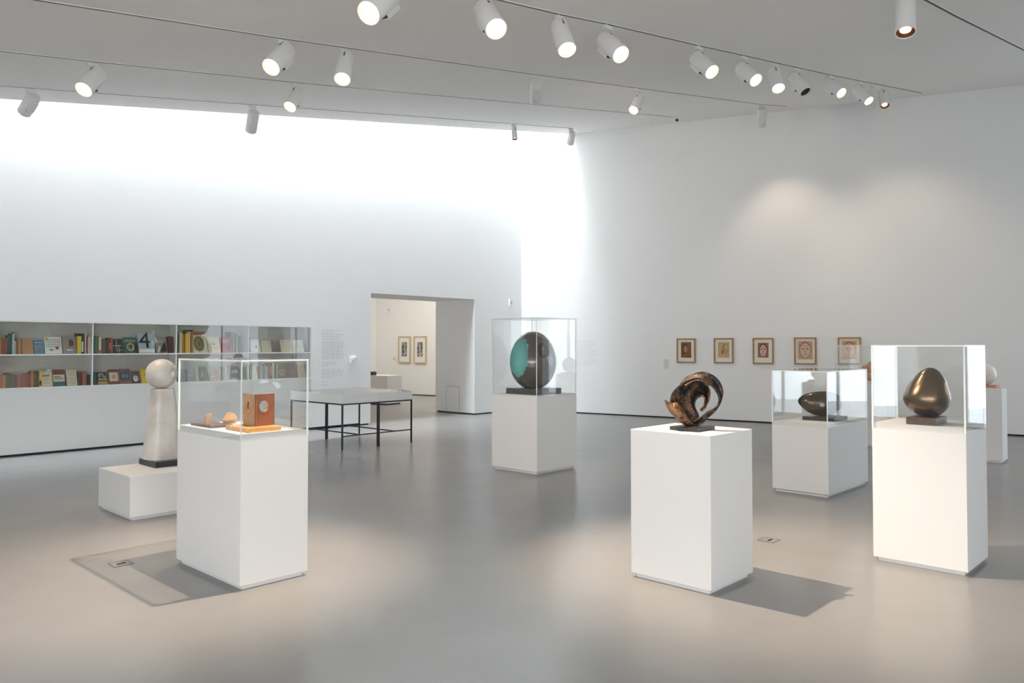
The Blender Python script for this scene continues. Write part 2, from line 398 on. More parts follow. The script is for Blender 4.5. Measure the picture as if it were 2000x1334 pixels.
plinth('tall white plinth under the case with the brown egg-shaped bronze', PF['C'], .625, .567, 1.022, .982)
plinth('low wide white plinth under the case with the dark pebble-shaped sculpture', PF['D'], .615, 1.16, .768, .730)
plinth('white plinth under the tall case with the hollowed oval sculpture', PF['E'], .787, .777, .972, .952)
plinth('knee-high white plinth under the marble column sculpture', PF['F'], .80, 1.05, .40)
plinth('far white plinth under the case with the small tan stone carving', PF['G'], .60, .62, 1.015, .985)
plinth('uncased white plinth under the pale marble ball by the far wall', PF['H'], .80, .30, 1.01)
case('clear case over the wooden disc carving and two small blocks', PF['A'], .965, .50, .9725, 1.502)
case('clear case around the brown egg-shaped bronze', PF['C'], .625, .567, .9825, 1.600)
case('low long clear case around the dark pebble-shaped sculpture', PF['D'], .615, 1.16, .7305, 1.325)
case('tall clear case around the hollowed oval sculpture', PF['E'], .787, .777, .9525, 1.945)
case('distant clear case around the small tan stone carving', PF['G'], .60, .62, .9855, 1.60)

# ------------------------------------------------------------------ sculptures
def body_rows(rows, n=40, sub=6):
    """Smooth body from rows (z, xl, xr, half depth[, y offset]); x across, y depth."""
    pts = []
    for i in range(len(rows) - 1):
        p0 = rows[max(i - 1, 0)]; p1 = rows[i]; p2 = rows[i + 1]; p3 = rows[min(i + 2, len(rows) - 1)]
        for k in range(sub):
            t = k / sub
            pts.append([.5 * (2 * b + (c - a) * t + (2 * a - 5 * b + 4 * c - d) * t * t + (3 * b - a - 3 * c + d) * t ** 3) for a, b, c, d in zip(p0, p1, p2, p3)])
    pts.append(list(rows[-1]))
    rg = []
    for z, xl, xr, dy in pts:
        cx = (xl + xr) / 2; rx = max((xr - xl) / 2, .001); dy = max(dy, .001)
        rg.append([Vector((cx + rx * math.cos(2 * math.pi * k / n), dy * math.sin(2 * math.pi * k / n), z)) for k in range(n)])
    return MB().rings(rg)
def egg(rx, ry, rz, n=48, m=32, skew=.0, c=Vector((0, 0, 0))):
    rg = []
    for i in range(m + 1):
        th = math.pi * (i + .02) / (m + .04); z = -math.cos(th); r = math.sin(th) * (1 + skew * z)
        rg.append([c + Vector((rx * r * math.cos(2 * math.pi * k / n), ry * r * math.sin(2 * math.pi * k / n), rz * z)) for k in range(n)])
    return MB().rings(rg)
def boolean(o, cutters, test=None):
    """Cut, bake, and give the cut faces (those that pass TEST) material slot 1."""
    for c in cutters:
        b = o.modifiers.new('cut', 'BOOLEAN'); b.operation = 'DIFFERENCE'; b.solver = 'EXACT'; b.object = c
    dg = bpy.context.evaluated_depsgraph_get(); dg.update()
    me = bpy.data.meshes.new_from_object(o.evaluated_get(dg))
    o.modifiers.clear(); o.data = me
    for c in cutters: bpy.data.objects.remove(c)
    if test:
        for p in me.polygons:
            p.material_index = 1 if test(p.center) else 0
    me.polygons.foreach_set('use_smooth', [True] * len(me.polygons)); me.set_sharp_from_angle(angle=R(38))
    return me

def pxs(p): return p.y / FPX                          # metres per photo pixel at a point

# hollowed oval in the tall case
cE = at_z(1048, 772, .972) ; eF = PF['E'] + Vector((.02, .0, 0))
slabF = flat(at_z(1048.3, 772.0, .972))
t = thing('oval_sculpture', 'glossy dark oval sculpture with a teal-painted hollow on a square black base', 'sculpture', (slabF.x, slabF.y, .9732), 0)

def reach(F, v, px_):
    """How far from F along v until the photo column px_."""
    kx = (px_ - 1000) / FPX; c_ = math.cos(PITCH)
    # small pitch: column = x / (y cos + (z - eye) sin)
    return (kx * F.y - F.x) / (v.x - kx * v.y)
E2 = Vector((math.cos(PA), math.sin(PA), 0)); E1 = Vector((-math.sin(PA), math.cos(PA), 0))
def slab_px(F, lx, rx): return F + E1 * reach(F, E1, lx), F + E2 * reach(F, E2, rx)
def slab(name, F, Lc, Rc, z0, z1, m, parent, org, bev=.002):
    """Rectangular slab from its front, left and right corners."""
    e1 = (Lc - F); e2 = (Rc - F); ang = math.atan2(e2.y, e2.x)
    v = Vector((-math.sin(ang), math.cos(ang), 0)); a_ = e1.dot(v); b_ = e2.length
    T = Matrix.Translation(F - org + Vector((0, 0, 0))) @ Matrix.Rotation(ang, 4, 'Z')
    return obj(name, MB().box(0, b_, 0, a_, z0, z1, T=T), m, parent, bevel=bev), T @ Vector((b_ / 2, a_ / 2, 0))
Lq, Rq = slab_px(slabF, 988.3, 1096)
_, mid = slab('base', slabF, Lq, Rq, 0, .072, M['blackstone'], t, slabF)
Ymid = (slabF + mid).y; k = Ymid / FPX
cz = EYE - (704 - YH) * k; cx = (1041 - 1000) * k - slabF.x; cy = mid.y
rz = 57 * k; rx = 45.5 * k
ob = obj('body', egg(rx, rx * .95, rz, 72, 48, -.06, Vector((cx, cy, cz - .9725))), [M['eggshell'], M['teal']], t)
cc1 = Vector((cx - 29 * k, cy - 27 * k, cz - .9725 + 9 * k)); cut1 = obj('cut', egg(21 * k, 30 * k, 38 * k, 48, 32, 0, cc1), M['teal'])
cut1.location = t.location
cc2 = Vector((cx + 19 * k, cy - 42 * k, cz - .9725 + 22 * k)); cut2 = obj('cut', egg(11 * k, 20 * k, 17 * k, 32, 24, 0, cc2), M['teal']); cut2.location = t.location
def in_cut(p):
    q = p - cc1; return (q.x / (21 * k)) ** 2 + (q.y / (30 * k)) ** 2 + (q.z / (38 * k)) ** 2 < 1.06
boolean(ob, [cut1, cut2], in_cut)

# egg-shaped bronze in the big case
F = flat(at_z(1827, 832, 1.022)); Lc, Rc = slab_px(F, 1767.5, 1847)
t = thing('egg_sculpture', 'smooth brown bronze egg-like form standing on a small dark wooden block', 'sculpture', (F.x, F.y, 1.0228), 0)
_, mid = slab('base', F, Lc, Rc, 0, .052, M['woodbase'], t, F)
k = (F + mid).y / FPX
def rows_px(rows, cx0, yb, k, zb, dz=0):
    return [(zb + (yb - y) * k, (l - cx0) * k, (r - cx0) * k, d * k) for y, l, r, d in rows]
rows = [(817, 1806, 1818, 5), (814.5, 1794, 1829, 18), (808, 1782, 1838, 28), (800, 1774, 1845, 35), (790, 1768, 1849.5, 39), (780, 1766, 1850.5, 40), (769, 1770, 1848.5, 38),
        (757, 1777, 1845.5, 34), (746, 1785, 1842.5, 29), (735, 1793.5, 1836, 22), (727, 1802.5, 1829, 14), (722.5, 1811, 1821, 5)]
b = body_rows(rows_px(rows, 1808, 817, k, .052), 56, 6)
o = obj('body', b, M['bronze'], t, smooth=60); xw = (1808 - 1000) * k; o.location = (xw - F.x, mid.y, 0); o.rotation_euler = (0, 0, -math.atan2(808, FPX) * .0)

# pebble form in the low case
F = flat(at_z(1629, 824, .768)); Lc, Rc = slab_px(F, 1565.5, 1654)
t = thing('pebble_sculpture', 'dark glossy pebble-shaped sculpture with a small pierced hole on a thin black slab', 'sculpture', (F.x, F.y, .7688), 0)
_, mid = slab('base', F, Lc, Rc, 0, .04, M['blackstone'], t, F)
k = (F + mid).y / FPX; xw = (1600 - 1000) * k - F.x
m_ = MB(); rg = []
prof = [(1557.5, 787, 1), (1560, 787.2, 6), (1566, 788, 12), (1575, 790, 18), (1587, 791.5, 22), (1600, 792, 24), (1614, 792, 24), (1626, 791, 21.5), (1635, 790, 16), (1641, 789.5, 9), (1643, 789.5, 2)]
for px_, py_, r_ in prof:
    zc_ = .04 + (816 - py_) * k
    rg.append([Vector(((px_ - 1600) * k + xw, mid.y + math.cos(q) * r_ * k * .85, zc_ + math.sin(q) * r_ * k)) for q in [2 * math.pi * i / 40 for i in range(40)]])
m_.rings(rg)
ob = obj('body', m_, [M['darkbronze'], M['darkbronze']], t)
hx = (1584.5 - 1600) * k + xw; hz = .04 + (816 - 793) * k
cut = obj('cut', MB().cyl((hx - .0, mid.y - .4, hz), (hx + .20, mid.y + .4, hz + .0), 4.4 * k, n=28), M['darkbronze']); cut.location = t.location
boolean(ob, [cut])
sm = ob.modifiers.new('smooth', 'SUBSURF'); sm.levels = 0; sm.render_levels = 0

# curled bronze on the open plinth
F = flat(at_z(1361.5, 844.5, 1.017)); Lc, Rc = slab_px(F, 1307, 1395.5)
t = thing('curled_sculpture', 'curled rough bronze sculpture of looping ribbons on an open white plinth', 'sculpture', (F.x, F.y, 1.0178), 0)
_, mid = slab('base', F, Lc, Rc, 0, .026, M['blackstone'], t, F)
k = (F + mid).y / FPX
def pt(px_, py_, y): return Vector(((px_ - 1000) * k * (1) - F.x, mid.y + y, EYE - (py_ - YH) * k - 1.017))
def spline(P, n):
    out = []
    m = len(P) - 1
    for i in range(n + 1):
        u = i / n * m; j = min(int(u), m - 1); f = u - j
        a_, b_, c_, d_ = P[max(j - 1, 0)], P[j], P[j + 1], P[min(j + 2, m)]
        out.append(.5 * (2 * b_ + (c_ - a_) * f + (2 * a_ - 5 * b_ + 4 * c_ - d_) * f * f + (3 * b_ - a_ - 3 * c_ + d_) * f ** 3))
    return out
def sheet(A, Bc, bulge, n=48, m=14):
    A = spline([pt(*p) for p in A], n); Bc = spline([pt(*p) for p in Bc], n); mb = MB(); vs = []
    for i in range(n + 1):
        for j in range(m + 1):
            f = j / m; p = A[i].lerp(Bc[i], f); p = p + Vector((0, 1, 0)) * bulge * math.sin(math.pi * f) * (.25 + .75 * math.sin(math.pi * i / n)); vs.append(p)
    fs = [(i * (m + 1) + j, i * (m + 1) + j + 1, (i + 1) * (m + 1) + j + 1, (i + 1) * (m + 1) + j) for i in range(n) for j in range(m)]
    return mb.add(vs, fs)
# broad cup: outer rim and inner edge, hollow towards the viewer
cup = sheet([(1310, 787, .03), (1314, 770, .04), (1327, 755, .05), (1340, 746, .05), (1352, 739.5, .03), (1366, 739, .0), (1377, 748, -.03), (1382, 764, -.05), (1380, 780, -.05), (1374, 795, -.04), (1367, 802.5, -.03)],
            [(1352, 832, .0), (1364, 824, .02), (1365, 812, .02), (1360, 802, .02), (1357, 792, .02), (1358, 783, .01), (1363, 776, -.01), (1370, 773.5, -.03), (1373.5, 779, -.045), (1371, 791, -.045), (1365.5, 799, -.03)], .07)
o = obj('cup', cup, M['rough'], t, smooth=80, label='dark hollow cup of the sculpture')
# copper-coloured wing at the left, wrapping under to the foot
wing = sheet([(1296.5, 779, -.02), (1302, 784.5, -.03), (1310, 787.8, -.035), (1319.5, 786, -.03), (1327, 794, -.03), (1335, 806, -.025), (1344, 818, -.015), (1354, 829, .0)],
             [(1296.5, 780, -.02), (1301, 793, -.02), (1308, 805, -.02), (1318, 815, -.01), (1330, 825, -.0), (1342, 831.5, .0), (1357, 833, .02)], -.045)
o2 = obj('wing', wing, M['copper'], t, smooth=80, label='golden brown outer wing')
# loop: over the top, down at the side and back under
loop = sheet([(1331, 753, .08), (1343, 739, .09), (1358, 730, .08), (1377, 726.5, .05), (1396, 734, .03), (1408, 748, .02), (1412.5, 765, .01), (1409, 783, .01), (1399, 801, .01), (1384, 816, .01), (1369, 828, .0), (1354, 833, -.02)],
             [(1340, 755, .03), (1352, 747, .02), (1364, 744, -.01), (1375, 747.5, -.03), (1387, 754, -.035), (1396, 765, -.04), (1400, 777, -.045), (1398, 790, -.045), (1390, 798, -.04), (1380, 803, -.035), (1369, 811, -.04), (1352, 822, -.04)], .03)
o3 = obj('loop', loop, M['copper'], t, smooth=80, label='looping ribbon')
for q in (o, o2, o3):
    sd = q.modifiers.new('thickness', 'SOLIDIFY'); sd.thickness = .009; sd.offset = 0
o3.data.materials[0] = M['rough']

# marble ball on a tapering column, low plinth
F = flat(at_z(303, 914.5, .40)); Lc = flat(at_z(259.5, 904, .40)); Rc = F + (Vector((math.cos(PA), math.sin(PA), 0)) * .46)
t = thing('ball_and_column_sculpture', 'pale marble ball balanced on a tapering column with a black base', 'sculpture', (F.x, F.y, .4008), 0)
_, mid = slab('base', F, F + Vector((-math.sin(PA), math.cos(PA), 0)) * .40, Rc, 0, .055, M['blackstone'], t, F)
mid = mid + Vector((0, 0, 0)); mid.x = (319 - 1000) * (F + mid).y / FPX - F.x
k = (F + mid).y / FPX; zb = .055; ht = (899 - 764) * k
rg = []
for i in range(9):
    f = i / 8; hw = (36 - 14.5 * f) * k * (1 if i else .985); n = 48; ring = []
    for j in range(n):
        q = 2 * math.pi * j / n + R(46); c_, s_ = math.cos(q), math.sin(q)
        e = 3.2; rr = (abs(math.cos(q - R(46))) ** e + abs(math.sin(q - R(46))) ** e) ** (-1 / e)
        ring.append(Vector((mid.x + c_ * rr * hw * .92, mid.y + s_ * rr * hw * .92, zb + ht * f)))
    rg.append(ring)
obj('column', MB().rings(rg), M['marble'], t, smooth=50)
sc_ = Vector((mid.x - 3 * k, mid.y, zb + ht + 28.4 * k))
ob = obj('ball', egg(28.8 * k, 28.8 * k, 28.8 * k, 56, 36, 0, sc_), [M['marble'], M['marble2']], t)
hc = sc_ + Vector((27 * k, -12 * k, 0)); cut = obj('cut', egg(7 * k, 7 * k, 7.5 * k, 24, 16, 0, hc), M['marble2']); cut.location = t.location
boolean(ob, [cut])

# pale ball by the far wall
_v = Vector((-math.sin(PA), math.cos(PA), 0)); ph = PF['H'] + Vector((math.cos(PA), math.sin(PA), 0)) * .15
_k = (1921 - 1000) / FPX; ph = ph + _v * ((_k * ph.y - ph.x) / (_v.x - _k * _v.y))
t = thing('ball_sculpture', 'polished cream marble ball on a thin terracotta-coloured slab', 'sculpture', (ph.x, ph.y, 1.0108), PA)
obj('base', MB().box(-.11, .11, -.16, .16, 0, .035), M['terracotta'], t, bevel=.002)
k = ph.y / FPX
rb = 21 * k; sx = (1921 - 1000) * k
o = obj('ball', egg(rb, rb, rb * 1.02, 48, 32, 0, Vector((0, 0, .035 + rb))), M['marble2'], t, smooth=80)

# small tan carving in the distant case
g = PF['G'] + Vector((math.cos(PA), math.sin(PA), 0)) * .3 + Vector((-math.sin(PA), math.cos(PA), 0)) * .3
k = (g.y) / FPX; gx = (1702 - 1000) * k
t = thing('tan_carving', 'small rounded tan stone carving of stacked lobes', 'sculpture', (gx, g.y - .02, 1.0155), 0)
def lump(cx, cy, cz, rx, ry, rz): return egg(rx * k, ry * k, rz * k, 24, 16, 0, Vector((cx * k, cy * k, cz * k)))
obj('lower_lobe', lump(0, 0, 11.4, 15, 13, 11), M['alabaster'], t, smooth=80)
obj('upper_lobe', lump(-6, 0, 25, 9, 9, 10), M['alabaster'], t, smooth=80)
obj('side_lobe', lump(-15, 0, 26, 5, 5, 5), M['alabaster'], t, smooth=80)
obj('top_lobe', lump(-3, 0, 34, 5, 5, 4.5), M['alabaster'], t, smooth=80)

# wooden pieces in the first case
zA = 1.0125
F = flat(at_z(486, 845.8, zA)); Lc, Rc = slab_px(F, 442, 551)
t = thing('wooden_panel_sculpture', 'two upright wooden panels with a round hole on a honey-coloured wooden base', 'sculpture', (F.x, F.y, zA), 0)
_, mid = slab('base', F, Lc, Rc, 0, .028, M['oakbase'], t, F)
e2 = (Rc - F).normalized(); e1 = Vector((-e2.y, e2.x, 0)); bl = (Rc - F).length; al = (Lc - F).dot(e1)
kk = (F + mid).y / FPX
def base_pt(px_, py_): return flat(at_z(px_, py_, zA + .028)) - F
P1 = base_pt(500, 833); P2 = base_pt(536, 829.5); P0 = base_pt(474, 829)
def board(nm, p, q, h, th, m, hole=None, edge=None):
    d = (q - p); ang = math.atan2(d.y, d.x); T = Matrix.Translation(p) @ Matrix.Rotation(ang, 4, 'Z'); Lb = d.length
    o = obj(nm, MB().box(0, Lb, 0, th, .028, .028 + h, T=T), [m, edge or m], t)
    if hole:
        u, zz, ru, rz2 = hole
        cm = MB(); rg = [[T @ Vector((u * Lb + ru * math.cos(a_), y_, zz + rz2 * math.sin(a_))) for a_ in [2 * math.pi * i / 40 for i in range(40)]] for y_ in (-.05, th + .05)]
        cm.rings(rg); c = obj('cut', cm, edge or m); c.location = t.location
        Ti = T.inverted()
        boolean(o, [c], lambda p_: .001 < (Ti @ p_).y < th - .001 and (Ti @ p_).x > .004)
    return o
board('panel', P1, P2, 62 * kk, .016, M['redwood'], (.42, .028 + 38 * kk, 10.2 * kk, 11 * kk), M['oakbase'])
board('panel', P0, P1 + Vector((.004, -.004, 0)), 61 * kk, .014, M['tanwood'], (.40, .028 + 37 * kk, 4.5 * kk, 10 * kk), M['redwood'])
F = flat(at_z(411.8, 836.8, zA)); Lc, Rc = slab_px(F, 373.5, 458)
t = thing('paired_blocks_sculpture', 'two small angled wooden blocks on a thin dark slab', 'sculpture', (F.x, F.y, zA), 0)
_, mid = slab('base', F, Lc, Rc, 0, .018, M['woodbase'], t, F, .004)
def wedge(px_, py_, wd, h, rot, m, tilt, nm='block'):
    c = flat(at_z(px_, py_, zA + .018)) - F; T = Matrix.Translation(c + Vector((0, 0, .018))) @ Matrix.Rotation(R(rot), 4, 'Z')
    vs = [(-wd, -wd, 0), (wd, -wd, 0), (wd, wd, 0), (-wd, wd, 0), (-wd * .9, -wd, h * (1 - tilt)), (wd * 1.1, -wd, h), (wd * 1.1, wd, h), (-wd * .9, wd, h * (1 - tilt))]
    obj(nm, MB().add([T @ Vector(v) for v in vs], [(0, 3, 2, 1), (4, 5, 6, 7), (0, 1, 5, 4), (1, 2, 6, 5), (2, 3, 7, 6), (3, 0, 4, 7)]), m, t, bevel=.0015)
wedge(406, 829, .019, .078, 30, M['copperpiece'], .12)
c = flat(at_z(447, 827, zA + .018)) - F
T = Matrix.Translation(c + Vector((0, .005, .018)))
vs = [(-.030, -.02, 0), (.045, -.02, 0), (.045, .025, .0), (-.03, .025, 0), (-.045, -.03, .022), (.052, -.02, .030), (.05, .03, .04), (-.02, .03, .05), (-.01, 0, .085), (.03, .01, .075)]
obj('block', MB().add([T @ Vector(v) for v in vs], [(0, 3, 2, 1), (0, 1, 5, 4), (1, 2, 6, 5), (2, 3, 7, 6), (3, 0, 4, 7), (4, 5, 9, 8), (5, 6, 9), (6, 7, 8, 9), (7, 4, 8)]), M['tanwood'], t)

# ------------------------------------------------------------------ display tables
TF = flat(at_z(668, 880, 0)); TR = flat(at_z(805, 863.5, 0))
te = (TR - TF).normalized(); TL = (TR - TF).length; tang = math.atan2(te.y, te.x)
def table(label, off, w_, d_=1.43):
    t = thing('display_table', label, 'table', TF + te * off, tang, 'flat display tables')
    z0, z1 = .705, .845; s = .022
    mb = MB(); mb.box(0, w_, 0, d_, z0, z0 + .02)
    for b_ in ((0, w_, 0, .02), (0, w_, d_ - .02, d_), (0, .02, .02, d_ - .02), (w_ - .02, w_, .02, d_ - .02)): mb.box(b_[0], b_[1], b_[2], b_[3], z0 + .02, z1)
    obj('tray', mb, M['white'], t, bevel=.0015)
    obj('display_floor', MB().box(.02, w_ - .02, .02, d_ - .02, z1 - .022, z1 - .012), M['white'], t)
    obj('lid', MB().box(.006, w_ - .006, .006, d_ - .006, z1 + .0005, z1 + .006), M['glass'], t)
    for x in (0, w_ - s):
        for y in (0, d_ - s): obj('leg', MB().box(x, x + s, y, y + s, 0, z0 - s), M['steel'], t)
    mb = MB()
    for y in (0, d_ - s): mb.box(0, w_, y, y + s, z0 - s + .0003, z0)
    for x in (0, w_ - s): mb.box(x, x + s, s, d_ - s, z0 - s + .0003, z0)
    obj('top_frame', mb, M['steel'], t)
    zr = .20
    for y in (0, d_ - s): obj('stretcher', MB().box(s, w_ - s, y + .003, y + s - .003, zr, zr + .018), M['steel'], t)
    obj('cross_stretcher', MB().box(w_ / 2 - .009, w_ / 2 + .009, s, d_ - s, zr, zr + .018), M['steel'], t)
    return t
table('flat white display table with black legs, the one nearer the book shelves', 0, TL / 2 - .002)
table('flat white display table with black legs, the one nearer the doorway', TL / 2 + .002, TL / 2 - .002)
q = at_z(789, 764.5, .853)
o = obj('leaflet', MB().box(-.08, .08, -.05, .05, 0, .006), M['grey']); o.location = (q.x, q.y - .0, .8515); o.rotation_euler = (0, 0, tang)
tag(o, 'small grey leaflet lying on the display table by the doorway', 'leaflet')

# ------------------------------------------------------------------ bookcase niche
ZM = 1.6 + 0; zm = on_left(300, 690, -PR).z; zbm = NZ0 + .022
t = thing('bookcase', 'long white two-tier bookcase set into the wall behind glass', 'bookcase', (L0.x, L0.y, 0), LANG)
obj('back_panel', MB().box(n_t0, n_t1, NICHE_D - .012, NICHE_D - .001, NZ0, NZ1), M['taupe'], t)
obj('shelf', MB().box(n_t0, n_t1 - .003, -PR, NICHE_D - .012, zm - .018, zm), M['white'], t)
obj('shelf', MB().box(n_t0, n_t1 - .003, -PR - .004, NICHE_D - .012, NZ0 + .001, zbm), M['white'], t)
obj('top_board', MB().box(n_t0, n_t1 - .003, -PR - .002, NICHE_D - .012, NZ1 - .02, NZ1 - .001), M['white'], t)
for i in range(1, 5):
    x = n_t0 + bay * i
    obj('divider', MB().box(x - .009, x + .009, .003 - PR, NICHE_D - .012, zbm, zm - .018), M['white'], t)
    obj('divider', MB().box(x - .009, x + .009, .003 - PR, NICHE_D - .012, zm, NZ1 - .02), M['white'], t)
obj('divider', MB().box(n_t1 - .02, n_t1 - .003, .003 - PR, NICHE_D - .012, zbm, zm - .018), M['white'], t)
obj('divider', MB().box(n_t1 - .02, n_t1 - .003, .003 - PR, NICHE_D - .012, zm, NZ1 - .02), M['white'], t)
for i in range(5):
    x = n_t0 + bay * i
    obj('glass_front', MB().box(x + .01, x + bay - .01, .004 - PR, .008 - PR, zbm + .001, NZ1 - .021), M['glass'], t)

PAL = dict(cream=(.68, .60, .42), tan=(.45, .28, .14), red=(.42, .05, .04), darkred=(.20, .035, .03), green=(.03, .10, .06), navy=(.03, .06, .10), teal=(.02, .13, .14),
           brown=(.22, .09, .04), orange=(.60, .22, .04), orangebrown=(.46, .20, .07), yellow=(.75, .55, .03), olive=(.16, .14, .05), black=(.02, .02, .022), grey=(.28, .27, .26),
           mauve=(.27, .12, .13), blue=(.05, .22, .38), white=(.78, .76, .70), maroon=(.15, .03, .03), gold=(.42, .26, .06), palegreen=(.55, .62, .48), slate=(.22, .24, .30), rust=(.36, .11, .05), bluegrey=(.42, .50, .58), darkbrown=(.08, .045, .035), wine=(.30, .07, .08))
WORD = dict(darkred='dark red', orangebrown='orange-brown', palegreen='pale green', bluegrey='blue-grey', darkbrown='dark brown')
def word(c): return WORD.get(c, c)
_seen = set()
def unique_label(base, extra):
    l = base
    for e in extra:
        if l.lower() not in _seen: break
        l = base + e
    n = 0
    while l.lower() in _seen:
        n += 1; l = base + extra[-1] + ' ' + ['too', 'again', 'still', 'once more', 'further on', 'yet again'][min(n - 1, 5)]
        if n > 6: break
    _seen.add(l.lower()); return l
_tm = {}
def text_mesh(s, size):
    cu = bpy.data.curves.new('lettering', 'FONT'); cu.body = s; cu.size = size; cu.extrude = .0004; cu.align_x = 'CENTER'; cu.align_y = 'CENTER'
    o = bpy.data.objects.new('lettering', cu); COL.objects.link(o)
    dg = bpy.context.evaluated_depsgraph_get(); me = bpy.data.meshes.new_from_object(o.evaluated_get(dg))
    bpy.data.objects.remove(o); bpy.data.curves.remove(cu); return me
BAYN = {1: 'first bay', 2: 'second bay', 3: 'third bay', 4: 'fourth bay'}
CURVED = []
def shelf_z(tier): return zm if tier == 'upper' else zbm
def place_spine(tier, bayn, x0, x1, ytop, c, prev, dep=.045, band=None):
    far = dep > .09; dep -= PR
    ta = lt(on_left(x0, 680, dep)); tb = lt(on_left(x1, 680, dep)); z0 = shelf_z(tier) + .0005
    h = max(on_left((x0 + x1) / 2, ytop, dep).z - z0, .12)
    wd = max(tb - ta - .0015, .008); D = .105 + random.uniform(-.015, .015)
    if far: D = .055
    t = thing('book', unique_label(f'{word(c)} book spine, {tier} shelf, {BAYN[bayn]}, beside {prev}', [', thicker one', ', thinner one']), 'book', (L0 + LU * ta - LN * dep) + Vector((0, 0, z0)), LANG, 'books on the niche shelves')
    mb = MB(); e = .0022
    mb.box(0, wd, 0, e, 0, h); mb.box(0, e * .8, e, D, 0, h); mb.box(wd - e * .8, wd, e, D, 0, h)
    obj('cover', mb, paint(PAL[c]), t)
    obj('page_block', MB().box(e * .8, wd - e * .8, e, D - .004, .003, h - .004), M['paper'], t)
    if band: obj('spine_label', MB().box(wd * .1, wd * .9, -.0006, 0, h * band[1], h * band[2]), paint(PAL[band[0]]), t)
    return tb
def place_face(tier, bayn, x0, x1, ytop, c, desc, art, prev):
    dep = .035 - PR
    ta = lt(on_left(x0, 680, dep)); tb = lt(on_left(x1, 680, dep)); z0 = shelf_z(tier) + .0058
    zt_ = on_left((x0 + x1) / 2, ytop, dep + .05).z; tilt = R(17)
    h = (zt_ - z0) / math.cos(tilt); wd = tb - ta - .006
    t = thing('book', unique_label(f'{desc}, {tier} shelf, {BAYN[bayn]}', [', beside ' + prev]), 'book', (L0 + LU * ta - LN * dep) + Vector((0, 0, z0)), LANG, 'books on the niche shelves')
    t.rotation_euler = Euler((-tilt, 0, LANG), 'XYZ')
    t.rotation_euler = (Matrix.Rotation(LANG, 3, 'Z') @ Matrix.Rotation(-tilt, 3, 'X')).to_euler()
    obj('cover', MB().box(0, wd, 0, .002, 0, h).box(0, wd, .014, .016, 0, h).box(0, .002, .002, .014, 0, h), paint(PAL[c]), t)
    obj('page_block', MB().box(.002, wd - .003, .002, .014, .002, h - .002), M['paper'], t)
    # art: list of (colour, kind, ...) with unit coordinates
    for a_ in art:
        if a_[0] == 'text':
            _, s, size, u, v, cc_ = a_
            o = obj('lettering', text_mesh(s, size * h), paint(PAL[cc_]), t); o.location = (u * wd, -.001, v * h); o.rotation_euler = (R(90), 0, 0)
            continue
        mb = MB(); kind = a_[1]; lift = -.0006
        if kind == 'r':
            for (u0, u1, v0, v1) in a_[2:]: mb.box(u0 * wd, u1 * wd, lift, 0, v0 * h, v1 * h)
        elif kind == 'o':
            for (u, v, ru, rv) in a_[2:]:
                n = 28; ring = [(u * wd + ru * wd * math.cos(2 * math.pi * i / n), v * h + rv * h * math.sin(2 * math.pi * i / n)) for i in range(n)]
                mb.rings([[Vector((x, y_, z)) for x, z in ring] for y_ in (lift * 1.6, 0)])
        elif kind == 'p':
            for poly in a_[2:]:
                mb.rings([[Vector((x * wd, y_, z * h)) for x, z in poly] for y_ in (lift * 2.2, 0)])
        obj('cover_art', mb, paint(PAL[a_[0]]), t)
lines = lambda u0, u1, vs, hh=.02: [(u0, u1 - .07 * (i % 3), v, v + hh) for i, v in enumerate(vs)]
def c1(x): return x / 6.06
def run(tier, bayn, items, ox):
    prev = 'the divider' if bayn > 1 else 'the book before it'
    for it in items:
        if it[0] == 's':
            _, a_, b_, y, c = it[:5]; band = it[5] if len(it) > 5 else None
            place_spine(tier, bayn, ox + c1(a_), ox + c1(b_), 600 + c1(y), c, prev, band=band); prev = f'the {word(c)} one'
        elif it[0] == 'b':
            _, a_, b_, y, c = it
            place_spine(tier, bayn, ox + c1(a_), ox + c1(b_), 600 + c1(y), c, 'and behind ' + prev.replace('the ', 'a ', 1), dep=.172)
        else:
            _, a_, b_, y, c, desc, art = it
            place_face(tier, bayn, ox + c1(a_), ox + c1(b_), 600 + c1(y), c, desc, art, prev); prev = 'a face-out book'
grid = [('black', 'r', *[(.1 + .13 * i, .115 + .13 * i, .35, .93) for i in range(7)], *[(.06, .94, .42 + .13 * j, .435 + .13 * j) for j in range(4)])]
